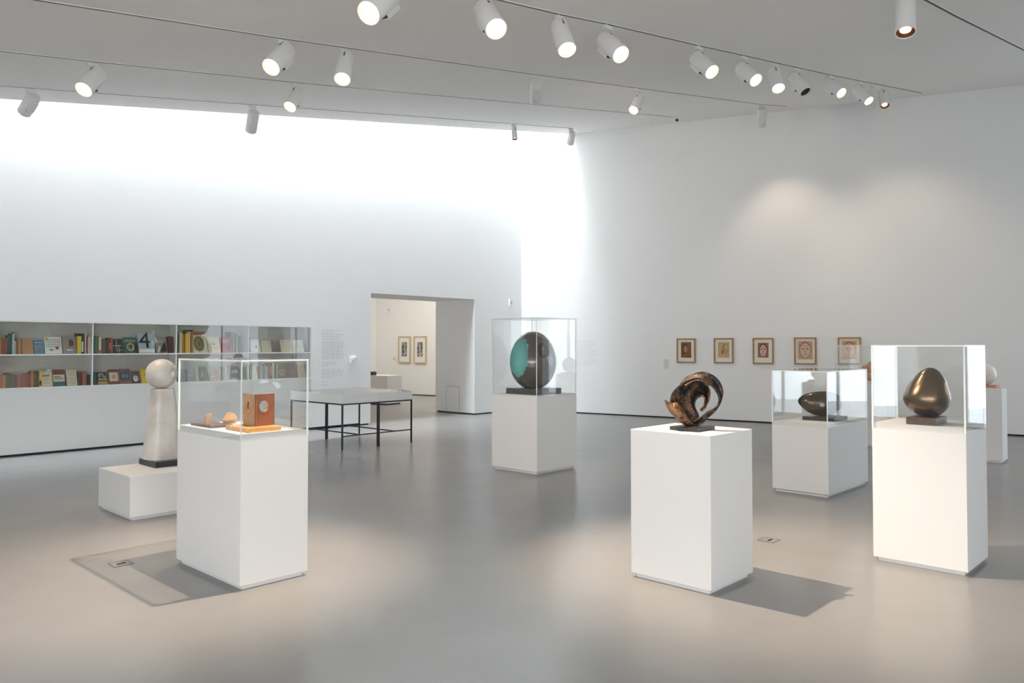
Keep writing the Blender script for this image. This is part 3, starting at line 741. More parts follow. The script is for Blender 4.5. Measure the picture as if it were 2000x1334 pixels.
run('upper', 1, [
    ('s', -60, -30, 350, 'brown'), ('s', -29, -2, 345, 'cream'), ('s', 0, 12, 342, 'tan'), ('s', 13, 29, 350, 'olive'), ('s', 30, 55, 365, 'red'), ('s', 56, 84, 362, 'wine'), ('s', 85, 118, 330, 'green'), ('s', 119, 143, 312, 'navy'),
    ('s', 144, 174, 310, 'bluegrey'), ('b', 146, 176, 295, 'olive'), ('s', 175, 186, 400, 'cream'), ('s', 188, 205, 368, 'brown'), ('s', 206, 224, 366, 'rust'), ('s', 225, 243, 366, 'tan'), ('s', 244, 264, 368, 'brown'),
    ('f', 266, 405, 375, 'orangebrown', 'plain orange-brown book facing out', []),
    ('f', 412, 535, 392, 'blue', 'blue book with a small grey picture facing out', [('grey', 'o', (.5, .45, .36, .22)), ('darkred', 'o', (.6, .4, .15, .1)), ('white', 'r', (.1, .9, .82, .86))]),
    ('f', 540, 745, 352, 'white', 'white book with a black grid and coloured squares facing out', grid + [('orange', 'r', (.06, .2, .8, .95)), ('red', 'r', (.62, .8, .25, .42)), ('blue', 'r', (.25, .5, .18, .26))]),
    ('f', 750, 912, 340, 'grey', 'grey photographic-covered book facing out', [('tan', 'p', [(.1, .3), (.4, .9), (.5, .6), (.3, .25)]), ('white', 'r', (.3, .75, .17, .24)), ('darkbrown', 'o', (.65, .6, .2, .2))]),
    ('b', 893, 960, 310, 'maroon'), ('s', 918, 940, 345, 'yellow'), ('s', 941, 963, 342, 'yellow'), ('s', 965, 990, 312, 'black', ('white', .1, .6)), ('s', 991, 1004, 350, 'green'), ('s', 1005, 1018, 310, 'cream'), ('s', 1019, 1042, 342, 'wine'), ('s', 1043, 1072, 345, 'cream')], 0)
run('upper', 2, [
    ('s', 1116, 1133, 345, 'teal'), ('s', 1134, 1150, 340, 'olive'), ('s', 1151, 1167, 342, 'green'), ('s', 1168, 1200, 355, 'cream', ('red', .02, .22)), ('s', 1201, 1219, 370, 'darkbrown'), ('s', 1220, 1240, 372, 'brown'), ('s', 1241, 1258, 390, 'green'),
    ('s', 1259, 1274, 375, 'black'), ('s', 1275, 1292, 362, 'darkred'), ('s', 1293, 1312, 365, 'maroon', ('orange', .3, .7)), ('s', 1313, 1334, 362, 'rust'),
    ('f', 1342, 1468, 375, 'black', 'black book with crossing pale lines facing out', [('white', 'r', (.38, .41, .1, .98), (.05, .9, .5, .53), (.60, .63, .05, .6), (.41, .95, .2, .22))]),
    ('f', 1480, 1632, 357, 'green', 'green STUDIO magazine with a round picture facing out', [('teal', 'r', (.0, 1, .9, 1)), ('text', 'STUDIO', .22, .5, .76, 'cream'), ('cream', 'o', (.5, .38, .3, .25)), ('brown', 'o', (.5, .38, .25, .20)), ('darkbrown', 'o', (.55, .42, .12, .1))]),
    ('f', 1648, 1842, 310, 'bluegrey', 'pale blue-grey book with a huge black numeral 4 facing out', [('white', 'r', (.02, .98, .02, .2)), ('text', '4', 1.15, .42, .60, 'black')]),
    ('f', 1858, 1990, 352, 'grey', 'grey book with pale sculptural shapes facing out', [('black', 'p', [(.3, .0), (.95, .1), (.9, .7), (.6, .5)]), ('white', 'p', [(.1, .1), (.3, .45), (.42, .4), (.2, .05)]), ('white', 'o', (.68, .2, .12, .12)), ('tan', 'o', (.45, .75, .22, .12))]),
    ('s', 1992, 2012, 350, 'maroon'), ('s', 2013, 2034, 345, 'darkbrown'), ('s', 2035, 2052, 350, 'darkred')], 0)
run('upper', 3, [
    ('s', 216, 230, 310, 'green'), ('s', 231, 246, 335, 'olive'), ('s', 247, 276, 300, 'cream'), ('s', 277, 296, 320, 'orange'), ('s', 297, 315, 322, 'rust'), ('s', 316, 355, 312, 'yellow'), ('b', 305, 405, 268, 'darkbrown'), ('s', 357, 372, 290, 'cream'),
    ('s', 373, 386, 295, 'red'), ('s', 387, 408, 292, 'orangebrown'),
    ('f', 415, 588, 290, 'cream', 'cream book with a drawn mask and red title band facing out', [('rust', 'r', (0, 1, .84, 1)), ('olive', 'o', (.45, .42, .36, .36)), ('tan', 'o', (.42, .42, .22, .30)), ('black', 'r', (.2, .4, .52, .57), (.5, .7, .52, .57), (.38, .5, .2, .23)), ('black', 'p', [(.43, .5), (.47, .5), (.5, .34), (.4, .34)])]),
    ('f', 592, 740, 352, 'cream', 'cream book with a small black line drawing facing out', [('black', 'r', (.2, .8, .30, .32), (.3, .34, .45, .68)), ('black', 'p', [(.45, .48), (.5, .65), (.6, .5)])]),
    ('b', 800, 878, 295, 'darkbrown'),
    ('f', 748, 880, 367, 'red', 'red book with black and white shapes facing out', [('white', 'r', *lines(.12, .8, [.85, .76, .67])), ('black', 'o', (.7, .35, .14, .1), (.35, .2, .1, .08)), ('black', 'p', [(.6, .2), (.75, .6), (.85, .2)]), ('white', 'o', (.35, .2, .05, .04))]),
    ('s', 882, 898, 300, 'grey'), ('s', 899, 914, 305, 'darkbrown'), ('s', 916, 938, 330, 'gold'), ('s', 940, 968, 340, 'green')], 310)
run('upper', 4, [
    ('s', 1065, 1085, 360, 'slate'),
    ('f', 1092, 1215, 385, 'white', 'white book with one small blue mark facing out', [('navy', 'p', [(.5, .35), (.62, .55), (.66, .4), (.58, .3)])]),
    ('f', 1225, 1345, 392, 'cream', 'blank cream book facing out', []),
    ('f', 1452, 1592, 385, 'cream', 'plain cream album facing out beside the white one', []),
    ('f', 1602, 1728, 388, 'white', 'white album with a tiny dark dot facing out', [('black', 'r', (.38, .42, .45, .52))])], 310)
run('lower', 1, [
    ('s', -60, -34, 800, 'green'), ('s', -33, -2, 798, 'rust'), ('s', 0, 20, 802, 'red'), ('s', 21, 45, 800, 'rust'), ('s', 46, 60, 800, 'tan'), ('b', 50, 84, 778, 'slate'), ('s', 61, 75, 806, 'gold'), ('s', 76, 103, 785, 'green'), ('s', 104, 124, 775, 'darkred'), ('s', 125, 142, 785, 'navy'),
    ('s', 143, 162, 790, 'teal'), ('s', 163, 180, 795, 'green'), ('s', 181, 207, 800, 'darkred'), ('s', 208, 236, 800, 'mauve'), ('s', 237, 262, 800, 'mauve')]
    + [('s', 263 + i * 15.4, 277.4 + i * 15.4, 802 - i * 5, ['wine', 'rust', 'mauve', 'brown', 'rust', 'wine', 'brown'][i]) for i in range(7)]
    + [('s', 371, 402, 758, 'gold'), ('s', 403, 434, 755, 'brown'), ('s', 435, 466, 755, 'green'), ('s', 468, 500, 755, 'yellow', ('black', .1, .4)),
    ('f', 505, 638, 760, 'cream', 'cream book with rows of grey type facing out', [('black', 'r', *lines(.1, .8, [.72, .66], .04)), ('grey', 'r', *lines(.08, .9, [.5, .4, .2]))]),
    ('f', 645, 785, 740, 'cream', 'book banded dark red, cream and green facing out', [('darkred', 'r', (0, 1, .7, 1)), ('teal', 'r', (0, 1, 0, .26)), ('black', 'r', (.1, .6, .55, .59), (.1, .85, .45, .49))]),
    ('f', 803, 930, 742, 'cream', 'pale book lined with thin type facing out', [('grey', 'r', *lines(.08, .92, [.88, .78, .66, .5, .4, .3, .2, .1], .025))]),
    ('s', 932, 955, 765, 'darkbrown'), ('s', 956, 980, 768, 'maroon'), ('s', 981, 1030, 765, 'rust'), ('s', 1031, 1058, 795, 'black'), ('s', 1059, 1074, 800, 'green')], 0)
run('lower', 2, [
    ('s', 1116, 1138, 768, 'green'), ('s', 1139, 1160, 770, 'black'),
    ('f', 1168, 1282, 768, 'black', 'black book with bold yellow letter shapes facing out', [('gold', 'r', (.0, 1, .0, .26)), ('cream', 'r', (.12, .2, .6, .9), (.26, .48, .82, .9), (.26, .34, .6, .9), (.55, .63, .6, .9), (.7, .9, .6, .68), (.1, .3, .35, .5), (.4, .5, .33, .52), (.6, .68, .33, .52), (.75, .92, .35, .5))]),
    ('f', 1300, 1425, 737, 'darkred', 'dark red book with a cream square facing out', [('cream', 'r', (.08, .92, .2, .8)), ('tan', 'o', (.5, .5, .2, .15))]),
    ('f', 1438, 1558, 730, 'teal', 'teal book with red edge bands facing out', [('red', 'r', (0, 1, .0, .12), (0, 1, .93, 1)), ('black', 'r', (0, 1, .3, .75)), ('grey', 'o', (.3, .52, .16, .14), (.68, .52, .16, .14)), ('black', 'o', (.3, .52, .08, .07), (.68, .52, .08, .07))]),
    ('f', 1575, 1665, 760, 'darkbrown', 'small dark book with a white shape facing out', [('white', 'o', (.5, .4, .34, .26)), ('maroon', 'o', (.5, .45, .15, .1))]),
    ('f', 1685, 1795, 732, 'yellow', 'yellow book facing out beside the small dark one', [('orange', 'o', (.6, .6, .25, .2))]),
    ('f', 1830, 1950, 740, 'slate', 'slate-coloured book facing out behind the marble ball', []), ('s', 1960, 1985, 770, 'cream'), ('s', 1988, 2012, 765, 'red'), ('s', 2015, 2045, 770, 'navy')], 0)
run('lower', 3, [
    ('s', 222, 245, 740, 'slate'), ('s', 246, 268, 742, 'mauve'), ('s', 269, 292, 735, 'slate'), ('s', 293, 318, 738, 'grey'), ('s', 319, 338, 735, 'mauve'),
    ('f', 345, 442, 740, 'slate', 'blue-grey book with small type facing out', [('white', 'r', *lines(.15, .8, [.6, .5]))]), ('s', 450, 470, 705, 'cream'),
    ('f', 492, 588, 702, 'darkbrown', 'dark brown book with a pale drawn stroke facing out', [('white', 'p', [(.3, .3), (.4, .75), (.5, .3)])]),
    ('f', 598, 688, 720, 'brown', 'brown cloth book facing out', [('tan', 'r', (.1, .9, .3, .36))]), ('s', 695, 718, 728, 'red'), ('s', 719, 742, 725, 'orange'), ('s', 743, 768, 715, 'green'), ('s', 769, 782, 708, 'navy'), ('s', 783, 806, 712, 'cream'), ('s', 807, 832, 715, 'grey'),
    ('s', 833, 858, 700, 'red'), ('f', 866, 965, 700, 'navy', 'navy book with looping white letters facing out', [('white', 'o', (.3, .6, .18, .12), (.7, .6, .18, .12)), ('navy', 'o', (.3, .6, .12, .07), (.7, .6, .12, .07)), ('grey', 'r', *lines(.15, .85, [.3, .2]))]), ('s', 970, 1000, 720, 'slate'), ('s', 1003, 1030, 705, 'teal')], 310)
run('lower', 4, [
    ('s', 1066, 1082, 690, 'rust'), ('f', 1086, 1180, 690, 'palegreen', 'pale green book facing out', [('white', 'r', (.1, .9, .5, .54))]), ('s', 1184, 1204, 700, 'mauve'), ('s', 1205, 1226, 690, 'cream'), ('s', 1227, 1248, 690, 'slate'), ('s', 1249, 1270, 680, 'grey'), ('s', 1271, 1292, 700, 'bluegrey'),
    ('s', 1293, 1318, 660, 'wine'), ('s', 1319, 1345, 665, 'darkred', ('orange', .2, .8)), ('s', 1347, 1367, 662, 'cream'), ('s', 1368, 1398, 662, 'green'), ('s', 1399, 1410, 675, 'cream'),
    ('f', 1415, 1518, 655, 'brown', 'brown book with a pale sketch facing out', [('tan', 'o', (.55, .35, .35, .2)), ('brown', 'o', (.6, .37, .25, .12))]),
    ('f', 1524, 1645, 655, 'maroon', 'maroon book with pink type facing out', [('wine', 'r', *lines(.3, .95, [.5, .4, .3], .05))]),
    ('f', 1660, 1748, 650, 'cream', 'cream book with a tiny printed line facing out', [('grey', 'r', (.55, .85, .14, .17))])], 310)

# ------------------------------------------------------------------ picture frames
def drawing(t, kind, w_, h_, x0, z0, dep):
    tone = {0: ((.26, .11, .05), (.12, .06, .04), (.48, .27, .16)), 1: ((.62, .40, .22), (.28, .17, .11), (.75, .55, .36)), 2: ((.36, .17, .12), (.13, .05, .04), (.66, .45, .36)),
            3: ((.60, .38, .28), (.30, .15, .11), (.68, .47, .36)), 4: ((.66, .36, .17), (.25, .10, .06), (.72, .46, .28))}[kind]
    sheet_ = obj('drawing', MB().box(x0, x0 + w_, -dep - .001, -dep, z0, z0 + h_), mat('toned_paper_%d' % kind, tone[0], .85, noise=(14, tuple(c * .82 for c in tone[0]), .35, .75, 7)), t)
    def strokes(col, ells, lift):
        mb = MB()
        for (u, v, ru, rv, ring) in ells:
            n = 26
            for part in ([1] if not ring else [1]):
                out = [(x0 + (u + ru * math.cos(2 * math.pi * i / n)) * w_, z0 + (v + rv * math.sin(2 * math.pi * i / n)) * h_) for i in range(n)]
                if ring:
                    inn = [(x0 + (u + ru * ring * math.cos(2 * math.pi * i / n)) * w_, z0 + (v + rv * ring * math.sin(2 * math.pi * i / n)) * h_) for i in range(n)]
                    vs = [Vector((x, -dep - lift, z)) for x, z in out + inn]
                    mb.add(vs, [(i, (i + 1) % n, n + (i + 1) % n, n + i) for i in range(n)])
                else:
                    mb.add([Vector((x, -dep - lift, z)) for x, z in out], [tuple(range(n))])
        return obj('figure', mb, paint(col, .85), sheet_)
    if kind == 0:
        strokes(tone[1], [(.38, .62, .27, .30, 0)], .0014); strokes(tone[2], [(.45, .55, .16, .22, 0)], .0018); strokes(tone[1], [(.40, .6, .05, .015, 0), (.53, .6, .05, .015, 0), (.47, .44, .05, .012, 0), (.30, .3, .2, .06, 0)], .0022)
    elif kind == 1:
        strokes(tone[1], [(.5, .62, .06, .3, 0), (.38, .35, .1, .12, 0), (.62, .6, .30, .25, .88), (.66, .4, .14, .16, .8)], .0014)
    else:
        hw = .36 if kind != 2 else .34
        strokes(tone[1], [(.5, .52, hw + .05, .44, 0 if kind == 2 else .9)], .0014); strokes(tone[2], [(.5, .48, hw - .02, .38, 0)], .0018)
        strokes(tone[1], [(.36, .56, .09, .03, 0), (.64, .56, .09, .03, 0), (.5, .42, .07, .025, 0), (.5, .28, .12, .02, 0), (.5, .8, .3, .08, .8), (.36, .62, .11, .02, .7), (.64, .62, .11, .02, .7)], .0022)
frames = [((1322.5, 1359), (661, 708.7), (26, 29.3), 0, 'oak-framed small dark brown head drawing, first of the row of five'),
          ((1395, 1433), (660.3, 709.5), (27, 30), 1, 'oak-framed pale sketch of a draped figure, second of the row'),
          ((1471, 1511.5), (660, 711), (22, 29), 2, 'oak-framed reddish frontal face drawing, third of the row'),
          ((1551.7, 1595), (659, 712), (28, 37), 3, 'oak-framed large pale pink face drawing, fourth of the row'),
          ((1637, 1682), (658.5, 712), (29, 33), 4, 'oak-framed orange drawing seen past the clear cases, last of the row')]
for (xa, xb), (ya, yb), (dw, dh), kind, lab in frames:
    p0 = on_right(xa, 690); p1 = on_right(xb, 690); xm = (xa + xb) / 2
    ztop = on_right(xm, ya).z; zbot = on_right(xm, yb).z; W = (p1 - p0).dot(RU); H = ztop - zbot
    t = thing('picture_frame', lab, 'picture', (p0.x, p0.y, zbot), RANG, 'five oak-framed drawings on the wall')
    f = .028; dp = .035
    mb = MB(); mb.box(0, W, -dp, 0, 0, f); mb.box(0, W, -dp, 0, H - f, H); mb.box(0, f, -dp, 0, f, H - f); mb.box(W - f, W, -dp, 0, f, H - f)
    obj('frame', mb, M['oak'], t)
    obj('mount', MB().box(f, W - f, -.020, -.004, f, H - f), M['mount'], t)
    s_ = W / (xb - xa)
    ww = W * {0: .55, 1: .58, 2: .52, 3: .66, 4: .64}[kind]; hh = H * {0: .64, 1: .62, 2: .57, 3: .68, 4: .66}[kind]
    drawing(t, kind, ww, hh, (W - ww) / 2, (H - hh) / 2 + H * .03, .021)
FU = fu; FANG = math.atan2(fu.y, fu.x); FNn = Vector((fu.y, -fu.x, 0))
def on_far(px_, py_): return at_plane(px_, py_, F0, FNn)
for (xa, xb), (ya, yb), kind, lab in [((779.5, 802.7), (656.8, 708.5), 0, 'pale-framed tall black-and-white print beyond the doorway, nearer the thermostat'), ((809.8, 833.8), (656.5, 709.5), 1, 'pale-framed tall black-and-white print beyond the doorway, nearer the jamb')]:
    p0 = on_far(xa, 690); p1 = on_far(xb, 690); xm = (xa + xb) / 2; ztop = on_far(xm, ya).z; zbot = on_far(xm, yb).z; W = (p1 - p0).dot(FU); H = ztop - zbot
    t = thing('picture_frame', lab, 'picture', (p0.x, p0.y, zbot), FANG, 'two framed prints beyond the doorway')
    f = .03; dp = .05
    mb = MB(); mb.box(0, W, -dp, 0, 0, f); mb.box(0, W, -dp, 0, H - f, H); mb.box(0, f, -dp, 0, f, H - f); mb.box(W - f, W, -dp, 0, f, H - f)
    obj('frame', mb, M['paleoak'], t); obj('mount', MB().box(f, W - f, -.03, -.004, f, H - f), M['whitemount'], t)
    x0, x1, z0, z1 = W * .26, W * .70, H * .24, H * .78
    pr = obj('print', MB().box(x0, x1, -.032, -.031, z0, z1), mat('print_tone_%d' % kind, (.04, .04, .038), .7, noise=(9, (.42, .41, .38), .42, .62, 9)), t)
    mb = MB()
    if kind: mb.add([(x0 + (x1 - x0) * u, -.0335, z0 + (z1 - z0) * v) for u, v in ((.3, .0), (.35, .4), (.3, .75), (.5, .85), (.68, .75), (.62, .4), (.85, .0))], [tuple(range(7))])
    else: mb.box(x0 + (x1 - x0) * .55, x0 + (x1 - x0) * .75, -.0335, -.0325, z0 + .02, z1 - .02)
    obj('figure', mb, paint((.45, .44, .41)), pr)
# small things on the walls
def wallbox(nm, lab, cat, p, ang, w_, h_, d_, m, extra=None):
    t = thing(nm, lab, cat, p, ang); obj('housing', MB().box(-w_ / 2, w_ / 2, -d_, 0, -h_ / 2, h_ / 2), m, t, bevel=.003)
    if extra: obj('dial', MB().cyl((0, -d_ - .012, -.0), (0, -d_ - .0002, -.0), min(w_, h_) * .3, n=20), extra, t)
    return t
wallbox('thermostat', 'small white control box on the wall beside the text panel', 'thermostat', on_left(688.5, 703), LANG, .13, .11, .05, M['white'], M['lampwhite'])
wallbox('wall_sensor', 'little white sensor high on the wall near the room corner', 'sensor', on_left(995.5, 591), LANG, .09, .18, .05, M['white'], M['grey'])
wallbox('wall_sensor', 'white sensor high on the wall of the room beyond the doorway', 'sensor', on_far(761.5, 605.5), FANG, .08, .2, .06, M['white'], M['grey'])
wallbox('light_switch', 'white switch plate on the wall beyond the doorway', 'switch', on_far(771, 697), FANG, .1, .13, .03, M['white'], M['lampwhite'])

def text_block(lab, onw, U, ang, x0, x1, paras, sizes, m):
    p0 = onw(x0, 690); p1 = onw(x1, 690); W = (p1 - p0).dot(U); rnd = random.Random(3)
    zb = onw((x0 + x1) / 2, paras[-1][-1][0]).z
    t = thing('wall_text', lab, 'wall text', (p0.x, p0.y, zb), ang)
    for rows in paras:
        mb = MB()
        for (y, frac) in rows:
            z = onw((x0 + x1) / 2, y).z - zb; x = 0; end = W * frac
            while x < end:
                ww = rnd.uniform(.03, .09); mb.box(x, min(x + ww, end), -.0012, -.0002, z - sizes / 2, z + sizes / 2); x += ww + .022
        obj('paragraph', mb, m, t)
    return t
rows = [[(645, .88), (650, .5)], [(653.5, .95), (657.5, .8), (662, .8)], [(667 + i * 3.3, .97) for i in range(11)], [(708, .6), (711.5, .6), (715, .25)], [(721.5 + i * 3.1, [.8, .97, .97, .97, .95, .5][i]) for i in range(6)], [(745, .22), (751, .3)]]
text_block('tall column of small grey wall text between the bookcase and the doorway', on_left, LU, LANG, 629, 672, rows, .010, M['lettering'])
text_block('square block of faint grey wall text behind the tall clear case', on_right, RU, RANG, 1127, 1166, [[(666 + i * 3.3 + k * 17.5, .97 if i < 4 else .7) for i in range(5)] for k in range(3)], .010, mat('faint_wall_lettering', (.70, .70, .71), .8))
t = thing('caption_label', 'small pale caption card on the wall before the first framed drawing', 'label', on_right(1296.5, 720.5), RANG)
W = (on_right(1307, 700) - on_right(1296.5, 700)).dot(RU); H = on_right(1302, 702).z - on_right(1302, 721).z
obj('card', MB().box(0, W, -.003, 0, 0, H), mat('pale_caption_card', (.72, .72, .72), .7), t)
mb = MB()
for i in range(6): mb.box(W * .12, W * (.85 - .1 * (i % 3)), -.0042, -.0031, H * (.85 - i * .13), H * (.88 - i * .13))
obj('printed_lines', mb, M['lettering'], t)
# floor boxes
for (px_, py_, lab) in ((236, 1101, 'flush metal floor box in the concrete near the knee-high plinth'), (1502, 1055, 'flush metal floor box in the concrete beside the bare plinth')):
    p = at_z(px_, py_, 0); t = thing('floor_box', lab, 'floor socket', (p.x, p.y, 0), PA)
    mb = MB(); mb.box(-.07, .07, -.07, -.064, 0, .003).box(-.07, .07, .064, .07, 0, .003).box(-.07, -.064, -.064, .064, 0, .003).box(.064, .07, -.064, .064, 0, .003)
    obj('rim', mb, M['brass'], t); obj('lid', MB().box(-.0635, .0635, -.0635, .0635, 0, .002), mat('concrete_lid', (.25, .24, .23), .4), t)
    obj('cable_flap', MB().box(-.03, .03, -.018, .0, .002, .006), M['gap'], t)
# plinth and black block in the far room
fp_ = flat(at_z(756, 791, 0)); t = thing('display_plinth', 'white plinth in the far room, half hidden by the doorway edge', 'plinth', (fp_.x, fp_.y, 0), PA, 'white display plinths')
k = fp_.y / FPX; ztp = EYE - (734 - YH) * k
T = Matrix.Rotation(R(90 - 46.5 - 90), 4, 'Z')
T = Matrix.Rotation(math.atan2(fu.y, fu.x) - PA, 4, 'Z')
obj('body', MB().box(-.9, 0, 0, .6, .03, ztp, T=T), M['plinth'], t); obj('recessed_foot', MB().box(-.87, -.03, .03, .57, 0, .0305, T=T), M['gap'], t)
q = at_z(727, 733.5, ztp)
o = obj('black_block', MB().box(-.12, .05, -.06, .06, 0, 7 * k), M['blackstone'], bevel=.004); o.location = (q.x, fp_.y + .42, ztp + .0005); o.rotation_euler = (0, 0, FANG)
tag(o, 'small black block on the far-room plinth', 'sculpture')

# ------------------------------------------------------------------ tracks and spotlights
TRK = {0: [(-60, 162), (360, 194), (760, 223), (1120, 250.5)], 1: [(-60, 92), (181, 119), (576, 160), (960, 195.5), (1313, 228)],
       2: [(40, -6), (551, 74), (1045, 144.5), (1243, 171), (1487, 203.5), (1537, 207.5)],
       3: [(560, -98), (946, -8), (1094, 27), (1186.5, 46), (1365, 88), (1452.5, 107), (1620, 145), (1800, 181)],
       4: [(1640, -88), (1810, 0), (1866, 30), (2060, 127)]}
TN = {0: 'nearest the daylight slot', 1: 'second from the daylight slot', 2: 'third from the daylight slot', 3: 'fourth from the daylight slot, with most lamps', 4: 'farthest from the daylight slot'}
DN = -CNORM
for k_, pts in TRK.items():
    P = [on_ceiling(*p) for p in pts]; P.insert(0, P[0] - (P[1] - P[0]).normalized() * (4.5 if k_ < 2 else 2.5)); org = P[1]
    t = thing('lighting_track', 'thin white ceiling track with a dark slot, ' + TN[k_], 'lighting track', org, 0, 'ceiling lighting tracks')
    side = TU.cross(DN).normalized(); m1, m2 = MB(), MB()
    for a_, b_ in zip(P, P[1:]):
        for (mb, hw, d0, d1) in ((m1, .019, -.002, .007), (m2, .010, .006, .0082)):
            vs = [c - org + side * s_ * hw + DN * d for c in (a_, b_) for s_, d in ((-1, d0), (1, d0), (1, d1), (-1, d1))]
            mb.add(vs, [(0, 1, 2, 3), (7, 6, 5, 4), (0, 4, 5, 1), (1, 5, 6, 2), (2, 6, 7, 3), (3, 7, 4, 0)])
    obj('rail', m1, M['lampwhite'], t); obj('slot', m2, M['slot'], t)

WARM = (1.0, .80, .60)
LIGHTS = []
def spot(lab, att, back, lens, near, lit='lit', rad=.082, length=.34, target=None, power=0, cone=34):
    A = on_ceiling(*att); Bp = at_depth(back[0], back[1], A.y)
    d = ray(*lens).normalized(); w0 = O - Bp; bq = w0.dot(d); cq = w0.dot(w0) - length ** 2; disc = bq * bq - cq
    tt = -bq + (0 if disc < 0 else (-1 if near else 1) * math.sqrt(disc))
    Lp = O + d * tt; ax = (Lp - Bp).normalized(); Lp = Bp + ax * length
    t = thing('track_spotlight', lab, 'spotlight', A, 0, 'white track spotlights')
    sh = -A
    def pth(v): return v + sh
    side = ax.cross(Vector((0, 0, 1)))
    if side.length < .05: side = Vector((1, 0, 0))
    side.normalize(); up = side.cross(ax).normalized()
    if up.z < 0: up = -up; 
    n = 32
    def ring(c, r): return [pth(c + (side * math.cos(2 * math.pi * i / n) + up * math.sin(2 * math.pi * i / n)) * r) for i in range(n)]
    body = MB().rings([ring(Bp, rad * .86), ring(Bp + ax * .012, rad * .98), ring(Bp + ax * .03, rad), ring(Lp - ax * .004, rad), ring(Lp, rad * .97), ring(Lp - ax * .004, rad * .92), ring(Lp - ax * .03, rad * .86)], closed_ends=False)
    nn = len(body.v); body.f.append(tuple(range(n))); body.m.append(0)
    obj('body', body, M['lampwhite'], t, smooth=40)
    lensm = MB().rings([ring(Lp - ax * .045, rad * .84), ring(Lp - ax * (.022 if lit != 'dim' else .03), rad * {'dim': .55, 'lit': .78, 'off': .84}[lit])])
    obj('lens', lensm, {'lit': M['lit'], 'dim': M['litdim'], 'off': M['unlit']}[lit], t, smooth=30)
    if lit == 'lit': obj('reflector', MB().rings([ring(Lp - ax * .022, rad * .78), ring(Lp - ax * .012, rad * .84), ring(Lp - ax * .006, rad * .915), ring(Lp - ax * .03, rad * .86)], closed_ends=False), M['reflector'], t, smooth=40)
    if lit == 'dim': obj('baffle', MB().rings([ring(Lp - ax * .029, rad * .55), ring(Lp - ax * .006, rad * .90), ring(Lp - ax * .010, rad * .915), ring(Lp - ax * .033, rad * .57)], closed_ends=False), M['baffle'], t)
    # driver box on the underside
    lo = -up
    T = Matrix((( *[side[0], ax[0], lo[0]], 0), (*[side[1], ax[1], lo[1]], 0), (*[side[2], ax[2], lo[2]], 0), (0, 0, 0, 1)))
    T = Matrix.Translation(pth(Bp)) @ T
    obj('gear_box', MB().box(-rad * .5, rad * .5, .03, length * .62, rad * .80, rad * 1.32, T=T), M['lampwhite'], t, bevel=.004)
    obj('gear_box_joint', MB().box(-rad * .52, rad * .52, length * .62 + .0005, length * .62 + .0035, rad * .9, rad * 1.15, T=T), M['slot'], t)
    # adapter, stem, slot in the body for the tilt joint
    obj('adapter', MB().box(-.022, .022, -.055, .055, -.038, 0.0, T=Matrix.Translation(DN * .021) @ Matrix.Rotation(math.atan2(TUF.y, TUF.x) - math.pi / 2, 4, 'Z')), M['lampwhite'], t, bevel=.003)
    J = Bp + ax * .055 + up * rad * .95
    obj('stem', MB().cyl(pth(A + DN * .045), pth(J), .011, n=14), M['lampwhite'], t, smooth=40)
    obj('tilt_slot', MB().box(-.007, .007, .03, .10, -rad * 1.005, -rad * .9, T=T), M['slot'], t)
    if target is not None and power:
        l = bpy.data.lights.new('lamp_beam', 'SPOT'); l.energy = power * .64; l.color = WARM; l.spot_size = R(cone * 1.45); l.spot_blend = .85; l.shadow_soft_size = .028
        lo_ = bpy.data.objects.new('lamp_beam', l); COL.objects.link(lo_); lo_.parent = t
        src = Lp + ax * .02; lo_.location = src - A; dd = Vector(target) - src
        lo_.rotation_euler = dd.to_track_quat('-Z', 'Y').to_euler()
    return t
def P3(k_, dx=.25, dy=.25, z=1.0):
    p = PF[k_] + Vector((math.cos(PA), math.sin(PA), 0)) * dx + Vector((-math.sin(PA), math.cos(PA), 0)) * dy; return (p.x, p.y, z)
spot('small grey-looking spotlight turned to the long wall, first over the bookcase', (60, 172), (67, 187), (47, 220), False, 'off', .08, .30)
spot('spotlight seen from behind hanging against the bright wall', (493, 203.5), (496, 218), (490, 256), False, 'off', .085, .34)
spot('slim small spotlight in front of the bright wall end', (1003, 240), (1003.5, 247), (1005.5, 272), True, 'dim', .055, .28)
spot('spotlight hanging at the meeting of slot and end wall', (1115, 249), (1117.5, 258), (1113.5, 281), False, 'off', .075, .30)
spot('bright spotlight aimed at the marble column, on the second track', (181, 120.5), (193, 141), (163, 175.5), True, 'lit', .086, .35, P3('F', .4, .4, .6), 150, 40)
spot('tilted spotlight above the display tables on the second track', (576, 160.5), (583, 177), (566, 209), True, 'lit', .080, .33, (-1.9, 12.4, .8), 60, 40)
spot('bright tilted spotlight, first lit one of the third track', (551.5, 75), (561, 96), (529, 131.7), True, 'lit', .088, .38, (-3.9, 4.8, 0), 130, 44)
spot('lit spotlight pointing down, second on the third track', (674, 93), (676.5, 110), (668.5, 155), True, 'lit', .084, .38, (-1.6, 6.2, 1.0), 60, 36)
spot('square-edged spotlight hanging straight down unlit on the third track', (1045, 145.5), (1048, 160), (1047, 197), False, 'off', .082, .36, tuple(CORNER + RU * 5.0 + Vector((0, 0, 3.0))), 70, 60)  # beam added to wash the end wall, though the lens stays dark
spot('narrow lit spotlight near the far end of the third track', (1245.5, 171.5), (1251, 189), (1237, 215.6), True, 'lit', .075, .34, P3('E', .35, .35, 1.1), 130, 26)
spot('pale spotlight hanging straight against the end wall', (1487.8, 203.7), (1488.6, 212), (1487, 246), False, 'off', .085, .36, tuple(CORNER + RU * 6.5 + Vector((0, 0, 2.2))), 50, 60)
spot('large glowing spotlight cut by the top of the picture', (760, -42), (765, -14), (719.4, 26), True, 'lit', .09, .40, P3('A', .0, .6, .3), 650, 38)
